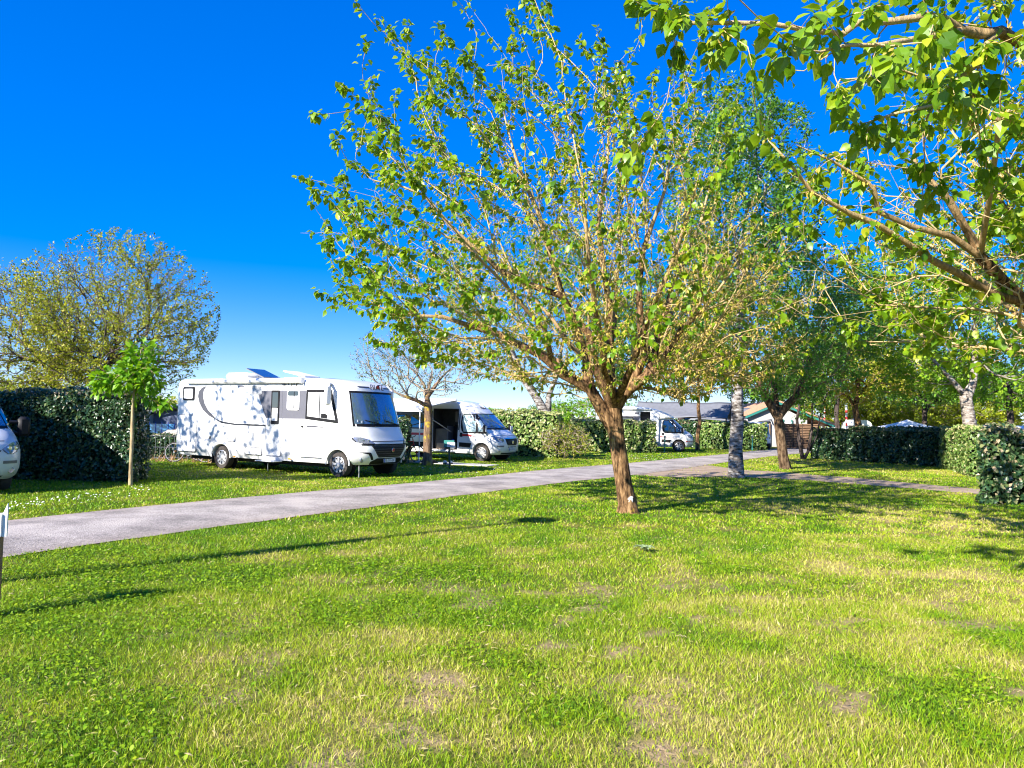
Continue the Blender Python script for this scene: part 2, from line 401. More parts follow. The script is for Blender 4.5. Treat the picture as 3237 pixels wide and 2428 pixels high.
# fields over the lawn
def f_dry(x, y):
    g = (NZ.fbm(x, y, 2.2, 3) - .5) * 0.7 + (NZ2.fbm(x, y, 0.5, 2) - .5) * 0.85 + 0.31
    right = sstep(-4, 4, np.asarray(x) * 1.0 + (7 - np.asarray(y)) * 0.35) * 0.16 - 0.0
    lush = np.exp(-(((np.asarray(x) + 2.6) / 2.4) ** 2 + ((np.asarray(y) - 5.6) / 1.9) ** 2)) * 0.14
    return np.clip(g + right - lush, 0, 1)
def f_bare(x, y):
    n = NZ3.fbm(x, y, 0.42, 3)
    near = 1 - sstep(5.5, 11, y); lft = sstep(-3.2, 0.5, x)
    return np.clip(sstep(0.60, 0.72, n) * (0.25 + 0.75 * near) * (0.2 + 0.8 * lft), 0, 1) * .75
def axis_pts(a, b, s, lo, hi):
    mid = list(np.arange(a, b + 1e-6, s)); L = []; k = s; v = a
    while v > lo: k *= 1.35; v -= k; L.append(v)
    H = []; k = s; v = mid[-1]
    while v < hi: k *= 1.35; v += k; H.append(v)
    return np.array(L[::-1] + mid + H)
xs = axis_pts(-16, 18, 0.16, -900, 900); ys = axis_pts(2, 24, 0.16, -300, 1200)
XX, YY = np.meshgrid(xs, ys, indexing='ij'); nx, ny = XX.shape
V = np.stack([XX, YY, np.zeros_like(XX)], -1).reshape(-1, 3)
idx = np.arange(nx * ny).reshape(nx, ny)
F = np.stack([idx[:-1, :-1], idx[1:, :-1], idx[1:, 1:], idx[:-1, 1:]], -1).reshape(-1)
me = fast_mesh('ground', V, F, np.full((nx - 1) * (ny - 1), 4), f_dry(XX, YY).ravel(), extra={'bare': f_bare(XX, YY).ravel()})
m, nt, b, o = nmat('lawn_ground')
at = nt.nodes.new('ShaderNodeAttribute'); at.attribute_name = 'tint'; ab = nt.nodes.new('ShaderNodeAttribute'); ab.attribute_name = 'bare'
f1 = noise_node(nt, 14, 5, 0.7); f2 = noise_node(nt, 0.5, 4)
ad = nt.nodes.new('ShaderNodeMath'); ad.operation = 'MULTIPLY_ADD'; nt.links.new(f1, ad.inputs[0]); ad.inputs[1].default_value = 0.5
nt.links.new(at.outputs['Fac'], ad.inputs[2])
col = ramp(nt, ad.outputs[0], [(0.25, (0.05, 0.10, 0.008)), (0.55, (0.10, 0.14, 0.015)), (0.85, (0.22, 0.20, 0.05)), (1.0, (0.34, 0.26, 0.12))])
soil = ramp(nt, f1, [(0.3, (0.26, 0.16, 0.09)), (0.7, (0.52, 0.37, 0.25))])
mx = nt.nodes.new('ShaderNodeMix'); mx.data_type = 'RGBA'; nt.links.new(ab.outputs['Fac'], mx.inputs['Factor']); nt.links.new(col, mx.inputs['A']); nt.links.new(soil, mx.inputs['B'])
nt.links.new(mx.outputs['Result'], b.inputs['Base Color']); b.inputs['Roughness'].default_value = 0.95; b.inputs['Specular IOR Level'].default_value = 0.1
bump(nt, b, f1, 0.8, 0.05)
ground = link('ground', me, m); tag(ground, 'mown lawn ground of the camp site', kind='structure')

# grass blades: denser near the camera
def blades(n_per, d0, d1, side=0.78, extra=1.5):
    area = (d1 - d0) * 2 * (side * (d0 + d1) / 2 + extra); n = int(area * n_per)
    y = np.sqrt(rng.random(n) * (d1 ** 2 - d0 ** 2) + d0 ** 2); x = (rng.random(n) * 2 - 1) * (side * y + extra)
    return x, y
M['grass'] = leafmat('grass_blades', [(0.0, (0.10, 0.25, 0.006)), (0.35, (0.24, 0.38, 0.008)), (0.6, (0.37, 0.44, 0.012)), (0.8, (0.50, 0.45, 0.12)), (1.0, (0.62, 0.50, 0.28))], trans=0.34, rough=0.55, spec=0.25, tcol=(0.50, 0.58, 0.02))
def keep(x, y):
    k = ~inpoly(x, y, ROAD) & ~(inpoly(x, y, PATH) & (rng.random(len(x)) > 0.06))
    return k & (rng.random(len(x)) > 0.9 * f_bare(x, y))
Vs = []; Fs = []; Ss = []; Ts = []; base = 0
for npm, d0, d1, near, hs_, wd in ((5200, 2.4, 4.6, 1, 1, 0.0021), (4200, 4.6, 7.5, 0, 1, 0.0032), (1450, 7.5, 12, 0, 1.0, 0.0052), (450, 12, 20, 0, 1.05, 0.011), (160, 20, 34, 0, 1.1, 0.018), (50, 34, 56, 0, 1.2, 0.03)):
    x, y = blades(npm, d0, d1); k = keep(x, y); x = x[k]; y = y[k]; n = len(x)
    dry = f_dry(x, y)
    t = np.clip(dry * 0.95 + rng.normal(0, 0.19, n), 0, 1)
    straw = rng.random(n) < 0.04 + 0.13 * dry ** 2; t = np.where(straw, 0.78 + 0.22 * rng.random(n), np.minimum(t, 0.8))
    h = (0.014 + 0.024 * rng.random(n) ** 1.5 + 0.016 * NZ2.fbm(x, y, 0.9, 2)) * hs_ * (1 - 0.35 * f_bare(x, y))
    tall = rng.random(n) < 0.008 + 0.015 * (dry > 0.45); h = np.where(tall, h * 1.9, h)
    az = rng.random(n) * 2 * np.pi; lean = 0.25 + 0.75 * rng.random(n); lean = np.where(straw & ~tall, lean + 0.5, lean)
    dx = np.cos(az) * h * lean; dy = np.sin(az) * h * lean
    wa = rng.random(n) * np.pi; w = wd * (0.6 + 0.8 * rng.random(n)); wx = np.cos(wa) * w; wy = np.sin(wa) * w
    z = np.zeros(n)
    if near:
        vv = np.stack([np.c_[x - wx, y - wy, z], np.c_[x + wx, y + wy, z], np.c_[x + dx * .35 + wx * .8, y + dy * .35 + wy * .8, h * .6], np.c_[x + dx * .35 - wx * .8, y + dy * .35 - wy * .8, h * .6], np.c_[x + dx, y + dy, h]], 1)
        ff = np.array([0, 1, 2, 3, 3, 2, 4]); ss = [4, 3]; kk = 5
    else:
        vv = np.stack([np.c_[x - wx, y - wy, z], np.c_[x + wx, y + wy, z], np.c_[x + dx, y + dy, h]], 1); ff = np.array([0, 1, 2]); ss = [3]; kk = 3
    Vs.append(vv.reshape(-1, 3)); Fs.append((ff[None] + base + (np.arange(n) * kk)[:, None]).ravel()); Ss.append(np.tile(ss, n)); Ts.append(np.repeat(t, kk)); base += n * kk
me = fast_mesh('grass', np.concatenate(Vs), np.concatenate(Fs), np.concatenate(Ss), np.concatenate(Ts))
grass = link('grass', me, M['grass']); tag(grass, 'short green and straw coloured grass of the lawn', 'grass', kind='stuff')

# clover in the damp hollow, low round leaflets
x, y = blades(2200, 2.6, 9.5); lush = (1 - f_dry(x, y) * 1.5) + (NZ3.fbm(x, y, 1.1, 2) - 0.5) * 1.2
k = (rng.random(len(x)) < np.clip(lush - 0.35, 0, .8)) & keep(x, y); x = x[k]; y = y[k]; n = len(x)
pos = np.c_[x, y, 0.018 + 0.03 * rng.random(n)]; dr = rng.normal(0, 1, (n, 3)); dr[:, 2] *= 0.35
up = np.tile([0., 0, 1], (n, 1)) + rng.normal(0, 0.3, (n, 3)); B = frames(dr, up) * (0.006 + 0.008 * rng.random(n))[:, None, None]
me = scatter('clover', [(-1, -.45, 0), (0, -.8, .15), (1, -.35, 0), (1, .45, 0), (0, .8, .15), (-1, .4, 0)], [(0, 1, 2, 3, 4, 5)], pos, B, np.clip(0.26 + rng.normal(0, 0.14, n), 0, 0.55))
tag(link('clover', me, M['grass']), 'low bright green clover patches in the lawn', 'clover', kind='stuff')

# straw seed heads standing in the dry parts
x, y = blades(120, 2.6, 17); dry = f_dry(x, y); k = (rng.random(len(x)) < sstep(0.38, 0.7, dry) * 0.28) & keep(x, y); x = x[k]; y = y[k]; n = len(x)
pos = np.c_[x, y, np.zeros(n)]; dr = np.c_[rng.normal(0, 0.28, n), rng.normal(0, 0.28, n), np.ones(n)]
B = frames(dr, rng.normal(0, 1, (n, 3))) * (0.05 + 0.045 * rng.random(n))[:, None, None]
me = scatter('seed_heads', [(0, -.012, 0), (0, .012, 0), (.6, .012, 0), (.6, -.012, 0), (.55, -.055, 0), (.75, -.075, .02), (1, 0, 0), (.75, .075, .02), (.55, .055, 0), (.6, 0, -.06), (.85, 0, -.06)],
             [(0, 1, 2, 3), (4, 5, 6, 7, 8), (4, 9, 10, 6), (8, 9, 10, 6)], pos, B, np.clip(0.86 + rng.normal(0, 0.07, n), 0.7, 1))
tag(link('seed_heads', me, M['grass']), 'pale straw seed heads standing in the lawn', 'seed heads', kind='stuff')

# daisies on the far verge
px = [(rng.uniform(20, 330), 0) for _ in range(110)] + [(rng.uniform(880, 1160), 1) for _ in range(60)] + [(rng.uniform(1340, 1500), 2) for _ in range(70)]
pts = []
for u_, w_ in px:
    v_ = {0: 1090 - (u_ - 20) * 0.115 + rng.normal(0, 7), 1: 1012 + rng.normal(0, 9), 2: 988 + rng.normal(0, 5)}[w_]
    pts.append(D(u_, v_, 0.06))
pos = np.array(pts); n = len(pos); B = frames(rng.normal(0, 1, (n, 3)) * [1, 1, .2], np.tile([-0.3, -0.6, 1.0], (n, 1))) * (0.012 + 0.009 * rng.random(n))[:, None, None]
M['petal'] = plain('daisy_petals', (0.80, 0.80, 0.76), 0.7, var=0.05)
me = scatter('daisies', [(math.cos(a * math.pi / 4) * (1 if a % 2 else .6), math.sin(a * math.pi / 4) * (1 if a % 2 else .6), 0) for a in range(8)], [tuple(range(8))], pos, B, np.ones(n))
tag(link('daisies', me, M['petal']), 'small white daisies scattered on the far verge', 'daisies', kind='stuff')

# shed catkins and bits of straw lying on the lawn
x, y = blades(26, 2.6, 12); k = keep(x, y) & (NZ2.fbm(x + 40, y, 1.4, 2) > .42); x = x[k]; y = y[k]; n = len(x)
pos = np.c_[x, y, 0.02 + 0.015 * rng.random(n)]; dr = np.c_[rng.normal(0, 1, n), rng.normal(0, 1, n), rng.normal(0, .18, n)]
B = frames(dr, np.tile([0., 0, 1], (n, 1))) * (0.03 + 0.035 * rng.random(n))[:, None, None]
me = scatter('fallen_catkins', [(0, 0, 0), (.3, -.13, .03), (.7, -.10, .06), (1, .06, .02), (.7, .12, .06), (.3, .10, .03), (.5, 0, .16)], [(0, 1, 6), (1, 2, 6), (2, 3, 6), (3, 4, 6), (4, 5, 6), (5, 0, 6)], pos, B, np.clip(.88 + rng.normal(0, .06, n), .75, 1))
tag(link('fallen_catkins', me, M['grass']), 'pale shed catkins lying on the lawn', 'fallen catkins', kind='stuff')
# a thistle rosette in the turf
th = G(645, 552); root = empty('thistle', th, 0, 'grey-green thistle rosette growing flat in the lawn right of centre', 'weed'); M['thistle'] = plain('thistle_leaf', (.20, .27, .13), .7, var=.3, scale=30)
for i in range(11):
    a = i * 2.4; L = .13 + .05 * ((i * 7) % 5) / 5; vs = []; n_ = 7
    for j in range(n_):
        t = j / (n_ - 1); w_ = .028 * math.sin(math.pi * min(1, t * .9 + .1)) * (1.25 if j % 2 else .7); z_ = .02 + .05 * math.sin(t * 2.4) + .01 * i / 11
        for s in (-1, 0, 1): vs.append((math.cos(a) * L * t - math.sin(a) * w_ * s, math.sin(a) * L * t + math.cos(a) * w_ * s, z_ + (.008 if s else 0)))
    MB().grid([vs[j * 3:j * 3 + 3] for j in range(n_)]).build('leaf', M['thistle'], root, fix=False)
# ================================================================== trees and hedges
M['bark_mulberry'] = barkmat('mulberry_bark', (0.030, 0.017, 0.009), (0.16, 0.09, 0.042), (0.36, 0.225, 0.11), (0.50, 0.35, 0.035), 17, stretch=(1, 1, 0.2), lich_amt=0.66, bumps=1.0, twig=(0.55, 0.40, 0.20))
M['bark_shaded'] = barkmat('shaded_mulberry_bark', (0.03, 0.018, 0.010), (0.11, 0.07, 0.04), (0.22, 0.15, 0.09), None, 14, twig=(0.30, 0.22, 0.13))  # mulberry bark darkened to paint the big crown's shadow onto the V-fork trunk
M['bark_pale'] = barkmat('pale_twig_bark', (0.16, 0.12, 0.09), (0.30, 0.23, 0.18), (0.42, 0.34, 0.27), None, 14)
M['bark_dark'] = barkmat('dark_oak_bark', (0.02, 0.014, 0.012), (0.06, 0.045, 0.04), (0.12, 0.095, 0.085), None, 10, twig=(0.13, 0.10, 0.10))
M['bark_lichen'] = barkmat('lichen_bark', (0.09, 0.055, 0.035), (0.17, 0.11, 0.07), (0.28, 0.19, 0.12), (0.52, 0.36, 0.03), 10, lich_amt=0.58, twig=(0.38, 0.32, 0.26))
M['bark_birch'] = barkmat('birch_bark', (0.02, 0.016, 0.013), (0.20, 0.175, 0.155), (0.46, 0.44, 0.42), None, 4.5, stretch=(1, 1, 3.2), bumps=0.7)
M['bark_white'] = barkmat('white_birch_bark', (0.05, 0.035, 0.03), (0.27, 0.23, 0.20), (0.50, 0.46, 0.42), None, 4.0, stretch=(1, 1, 3.0), bumps=0.5)
M['bark_sapling'] = barkmat('sapling_bark', (0.22, 0.16, 0.09), (0.36, 0.28, 0.16), (0.46, 0.38, 0.22), None, 12)
M['leaf_mulberry'] = leafmat('mulberry_leaf', [(0, (0.05, 0.15, 0.006)), (0.45, (0.16, 0.31, 0.008)), (0.8, (0.30, 0.42, 0.010)), (1, (0.44, 0.46, 0.02))], trans=0.45, rough=0.38, spec=0.5, tcol=(0.42, 0.55, 0.01))
M['catkin'] = leafmat('catkins', [(0, (0.34, 0.32, 0.03)), (0.5, (0.50, 0.37, 0.08)), (1, (0.62, 0.43, 0.16))], trans=0.25, rough=0.7, spec=0.1, tcol=(0.6, 0.45, 0.1))
M['leaf_dark'] = leafmat('dark_tree_leaf', [(0, (0.035, 0.13, 0.016)), (0.5, (0.12, 0.29, 0.03)), (1, (0.29, 0.45, 0.06))], trans=0.40, rough=0.35, spec=0.5, tcol=(0.2, 0.4, 0.02))
M['leaf_light'] = leafmat('light_tree_leaf', [(0, (0.06, 0.19, 0.012)), (0.5, (0.18, 0.38, 0.022)), (1, (0.37, 0.52, 0.04))], trans=0.42, tcol=(0.35, 0.5, 0.02))
M['leaf_yellow'] = leafmat('yellow_spring_leaf', [(0, (0.18, 0.27, 0.014)), (0.5, (0.36, 0.42, 0.020)), (1, (0.58, 0.50, 0.06))], trans=0.4, tcol=(0.55, 0.5, 0.03))
M['leaf_oak'] = leafmat('oak_spring_leaf', [(0, (0.09, 0.15, 0.010)), (0.5, (0.28, 0.34, 0.015)), (0.85, (0.46, 0.44, 0.03)), (1, (0.46, 0.36, 0.12))], trans=0.35, tcol=(0.45, 0.42, 0.03))
M['leaf_sapling'] = leafmat('sapling_leaf', [(0, (0.06, 0.20, 0.008)), (0.6, (0.17, 0.38, 0.010)), (1, (0.28, 0.45, 0.015))], trans=0.45, tcol=(0.4, 0.65, 0.01))
M['leaf_small'] = leafmat('small_grey_leaf', [(0, (0.07, 0.11, 0.03)), (0.6, (0.15, 0.19, 0.07)), (1, (0.26, 0.25, 0.13))], trans=0.3)
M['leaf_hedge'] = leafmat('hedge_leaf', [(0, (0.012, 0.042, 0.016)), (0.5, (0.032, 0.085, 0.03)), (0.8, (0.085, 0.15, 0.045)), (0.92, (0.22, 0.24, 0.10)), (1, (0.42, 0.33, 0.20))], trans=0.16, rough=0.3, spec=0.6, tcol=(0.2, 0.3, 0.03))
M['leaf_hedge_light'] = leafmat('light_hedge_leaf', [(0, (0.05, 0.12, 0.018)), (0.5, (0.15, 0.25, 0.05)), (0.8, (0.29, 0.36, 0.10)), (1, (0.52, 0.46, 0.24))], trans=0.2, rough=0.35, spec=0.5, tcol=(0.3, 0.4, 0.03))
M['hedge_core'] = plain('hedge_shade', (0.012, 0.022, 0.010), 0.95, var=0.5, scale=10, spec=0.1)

LEAF_M = ([(0, 0, 0), (.22, -.34, .05), (.55, -.36, .03), (1, 0, -.22), (.55, .36, .03), (.22, .34, .05), (.4, 0, -.05), (.7, 0, -.10)],
          [(0, 1, 6), (1, 2, 7, 6), (2, 3, 7), (0, 6, 5), (6, 7, 4, 5), (7, 3, 4)])
LEAF_S = ([(0, 0, 0), (.5, -.32, .06), (1, 0, -.1), (.5, .32, .06)], [(0, 1, 2), (0, 2, 3)])
LEAF_L = ([(0, 0, 0), (.35, -.16, .04), (1, 0, -.25), (.35, .16, .04)], [(0, 1, 2), (0, 2, 3)])
CATK = ([(0, 0, 0), (.5, -.18, 0), (1, 0, 0), (.5, .18, 0), (.5, 0, .16)], [(0, 1, 4), (1, 2, 4), (2, 3, 4), (3, 0, 4)])

class Skeleton:
    def __init__(self, seed):
        self.rng = np.random.default_rng(seed); self.p = []; self.par = []; self.d = []; self.rmin = []
    def _cap(self, n):
        if not hasattr(self, 'A'): self.A = np.zeros((4096, 3)); self.Dn = np.zeros((4096, 3))
        while n > len(self.A):
            self.A = np.concatenate([self.A, np.zeros_like(self.A)]); self.Dn = np.concatenate([self.Dn, np.zeros_like(self.Dn)])
    def chain(self, pts, parent=-1, rads=None):
        ids = []
        for i, q in enumerate(pts):
            q = np.array(q, dtype=float)
            if parent >= 0:
                dd = q - self.p[parent]; dd = dd / max(math.sqrt(float(dd @ dd)), 1e-6)
            else: dd = np.array([0, 0, 1.])
            self.p.append(q); self.par.append(parent); self.d.append(dd); self.rmin.append(rads[i] if rads is not None else 0); parent = len(self.p) - 1; ids.append(parent)
            self._cap(parent + 1); self.A[parent] = q; self.Dn[parent] = dd
        return ids
    def grow(self, tips, seg=0.35, k_ang=1.2, wob=0.05, lift=0.0, minnode=0, stiff=0.35, focus=None, k_foc=1.5):
        """join every tip to the skeleton by a bent shoot that leaves its parent at a natural angle"""
        for tip in tips:
            A = self.A[minnode:len(self.p)]; Dn = self.Dn[minnode:len(self.p)]; w = tip - A; L = np.sqrt(np.einsum('ij,ij->i', w, w)) + 1e-6
            cos = np.einsum('ij,ij->i', w, Dn) / L
            cost = L * (1 + k_ang * (1 - cos)); cost[L < 0.05] += 50
            if focus is not None:
                v = tip - focus; v = v / np.linalg.norm(v); cost = cost * (1 + k_foc * (1 - (w @ v) / L))
            i = int(np.argmin(cost)); a = A[i].copy(); dist = L[i]; n = max(2, int(dist / seg) + 1)
            c = a + Dn[i] * dist * stiff + np.array([0, 0, -lift * dist])
            t = (np.arange(1, n + 1) / n)[:, None]; q = a * (1 - t) ** 2 + c * 2 * t * (1 - t) + tip * t * t
            q[:-1] += self.rng.normal(0, wob * dist / n, (n - 1, 3))
            self.chain(q, minnode + i)
    def radii(self, r_tip, expo=2.3):
        n = len(self.p); acc = np.zeros(n); r = np.zeros(n)
        for i in range(n - 1, -1, -1):
            r[i] = max(r_tip, acc[i] ** (1 / expo)) * 1.0
            if self.par[i] >= 0: acc[self.par[i]] += r[i] ** expo
        for i in range(n):
            if self.rmin[i] > 0: r[i] = self.rmin[i]
            if self.par[i] >= 0: r[i] = min(r[i], r[self.par[i]])
        self.r = r; return r
    def mesh(self, name, r_min_draw=0.0):
        n = len(self.p); ch = [[] for _ in range(n)]
        for i in range(n):
            if self.par[i] >= 0: ch[self.par[i]].append(i)
        V = []; F = []; S = []; TH = []; base = 0
        starts = [i for i in range(n) if self.par[i] < 0]
        while starts:
            s = starts.pop(); c = []
            if self.par[s] >= 0: c.append(self.par[s])
            i = s
            while True:
                c.append(i); k = ch[i]
                if not k: break
                m_ = max(k, key=lambda q: self.r[q] + 1e-4 * (q == i + 1)); starts += [q for q in k if q != m_]; i = m_
            pts = np.array([self.p[q] for q in c]); rad = np.array([self.r[q] for q in c])
            if self.par[s] >= 0: rad[0] = min(rad[0], rad[1] * 1.25)
            rad[-1] *= 0.5
            TH.append(rad)
            sides = 14 if rad.max() > 0.09 else 6 if rad.max() > 0.03 else 4 if rad.max() > 0.012 else 3
            m = len(pts); t = np.zeros_like(pts); t[1:-1] = pts[2:] - pts[:-2]; t[0] = pts[1] - pts[0]; t[-1] = pts[-1] - pts[-2]
            t /= np.maximum(np.linalg.norm(t, axis=1, keepdims=True), 1e-9)
            ref = np.array([1., 0.3, 0]) if abs(t[0][0]) < 0.8 else np.array([0, 1., 0.2])
            x = np.cross(t, ref); x /= np.maximum(np.linalg.norm(x, axis=1, keepdims=True), 1e-9); y = np.cross(t, x)
            an = np.arange(sides) * 2 * np.pi / sides
            rr = rad[:, None] * np.ones(sides)[None]
            if rad.max() > 0.05: rr = rr * (1 + self.rng.normal(0, 0.06, rr.shape))
            v = pts[:, None, :] + (x[:, None, :] * np.cos(an)[None, :, None] + y[:, None, :] * np.sin(an)[None, :, None]) * rr[:, :, None]
            TH[-1] = np.repeat(1 - sstep(.010, .06, rad), sides)
            V.append(v.reshape(-1, 3)); I = np.arange(m * sides).reshape(m, sides); J = np.roll(I, -1, axis=1)
            q = np.stack([I[:-1], J[:-1], J[1:], I[1:]], -1).reshape(-1, 4)
            F.append((q + base).ravel()); S.append(np.full(len(q), 4)); base += m * sides
        return fast_mesh(name, np.concatenate(V), np.concatenate(F), np.concatenate(S), smooth=True, extra={'thin': np.concatenate(TH)})
    def twig_points(self, n, rmax, tip_bias=0.0):
        """n places on shoots thinner than rmax"""
        par = np.array(self.par); P_ = np.array(self.p); ok = np.where((self.r < rmax) & (par >= 0))[0]
        a = P_[par[ok]]; b = P_[ok]; L = np.linalg.norm(b - a, axis=1)
        deg = np.zeros(len(par)); np.add.at(deg, par[par >= 0], 1); w = L * (1 + tip_bias * (deg[ok] == 0)); w /= w.sum()
        k = self.rng.choice(len(ok), n, p=w); t = self.rng.random(n)[:, None]
        d = (b - a)[k]; d /= np.maximum(np.linalg.norm(d, axis=1, keepdims=True), 1e-9)
        return a[k] * (1 - t) + b[k] * t, d

def place_leaves(sk, n, rmax, size, tip_bias=0, droop=0.3, spread=1.0, off=0.02, vary=0.45, tint=(0.45, 0.2), clump=None, sunny=0.0, ok=None, cluster=1):
    g = sk.rng; pos, d = sk.twig_points(max(1, n // cluster), rmax, tip_bias)
    if cluster > 1:
        pos = np.repeat(pos, cluster, 0); d = np.repeat(d, cluster, 0); pos = pos + g.normal(0, size * .28, pos.shape); n = len(pos)
    if clump is not None:
        k = g.random(n) < clump(pos); pos = pos[k]; d = d[k]
    if ok is not None:
        k = ok(pos); pos = pos[k]; d = d[k]
    n = len(pos); rd = g.normal(0, 1, (n, 3)); rd /= np.linalg.norm(rd, axis=1, keepdims=True)
    dr = d * 0.5 + rd * spread + np.array([0, 0, -droop]); pos = pos + rd * off
    up = np.tile([0, 0, 1.0], (n, 1)) + g.normal(0, 0.45, (n, 3)); s = size * (1 - vary + 2 * vary * g.random(n) ** 1.2)
    B = frames(dr, up) * s[:, None, None]
    t = np.clip(tint[0] + g.normal(0, tint[1], n), 0, 1)
    return pos, B, t

def leaf_parts(parent, tmpl, mat, pos, B, t, count, name='leaf'):
    """the leaves that show largest are parts of their own; the rest stay together"""
    cam_p = np.array([0, 0, CAM_H]); v = pos - cam_p; dist = np.linalg.norm(v, axis=1)
    dep = v @ np.array(_f); uu = (v @ np.array(_r)) / np.maximum(dep, .1) * FPX; vv = (v @ np.array(_u)) / np.maximum(dep, .1) * FPX
    vis = (dep > 0.5) & (np.abs(uu) < 505) & (np.abs(vv) < 378)
    size = np.linalg.norm(B[:, 0], axis=1) / dist; size = np.where(vis, size, 0)
    big = np.argsort(-size)[:count]; mesh_cache = {}
    for i in big:
        key = int(np.clip(t[i], 0, 0.999) * 6)
        if key not in mesh_cache:
            me = bpy.data.meshes.new(name); me.from_pydata([tuple(p) for p in tmpl[0]], [], tmpl[1]); me.materials.append(mat)
            a = me.attributes.new('tint', 'FLOAT', 'POINT'); a.data.foreach_set('value', np.full(len(tmpl[0]), (key + 0.5) / 6, dtype=np.float32)); mesh_cache[key] = me
        o = bpy.data.objects.new(name, mesh_cache[key]); COL.objects.link(o); o.parent = parent
        m3 = B[i].T; pw = pos[i] - np.array(parent.location)
        o.matrix_local = Matrix(((m3[0][0], m3[0][1], m3[0][2], pw[0]), (m3[1][0], m3[1][1], m3[1][2], pw[1]), (m3[2][0], m3[2][1], m3[2][2], pw[2]), (0, 0, 0, 1)))
    rest = np.ones(len(pos), bool); rest[big] = False
    return rest

def tree(name, label, base, sk, bark, leafsets, group=None, cat='tree', parts=None):
    """leafsets: (template, material, pos, basis, tint, part name)"""
    root = empty(name, base, 0, label, cat, group); off = np.array(base)
    sk.p = [p - off for p in sk.p]
    me = sk.mesh('trunk'); link('trunk', me, bark, root)
    for tm, mat, pos, B, t, nm, big in leafsets:
        if big:
            rest = leaf_parts(root, tm, mat, pos + 0, B, t, big); pos = pos[rest]; B = B[rest]; t = t[rest]
        c = link(nm, scatter(nm, tm[0], tm[1], pos - off, B, t), mat, root); c['kind'] = 'stuff'
    return root

def fan_tips(g, n, focus, th_max, r_of, jitter=0.12, az=None, th_min=0.0, shell=(0.72, 1.0)):
    u = g.random(n); th = np.arccos(1 - u * (1 - math.cos(th_max))) ; th = np.maximum(th, th_min)
    a = g.random(n) * 2 * np.pi if az is None else az(n)
    r = np.array([r_of(t, q) for t, q in zip(th, a)]) * (shell[0] + (shell[1] - shell[0]) * g.random(n)) * (1 + g.normal(0, jitter, n))
    return np.c_[np.sin(th) * np.cos(a) * r, np.sin(th) * np.sin(a) * r, np.cos(th) * r] + np.asarray(focus)
def by_dist(tips, c):
    return tips[np.argsort(np.linalg.norm(tips - np.asarray(c), axis=1))]
def ell_tips(g, n, c, rad, shell=(0.55, 1.0), cut=None):
    v = g.normal(0, 1, (n, 3)); v /= np.linalg.norm(v, axis=1, keepdims=True)
    r = (shell[0] ** 3 + (shell[1] ** 3 - shell[0] ** 3) * g.random(n)) ** (1 / 3)
    return np.asarray(c) + v * r[:, None] * np.asarray(rad)
def clumpy(seed, s, lo, hi):
    n1 = Noise(seed); n2 = Noise(seed + 1)
    def f(p):
        v = (n1.fbm(p[:, 0] + p[:, 2] * 0.7, p[:, 1] - p[:, 2] * 0.4, s, 2) + n2.fbm(p[:, 0] - p[:, 2] * 0.5, p[:, 2] + p[:, 1] * 0.3, s, 2)) / 2
        return sstep(lo, hi, v)
    return f
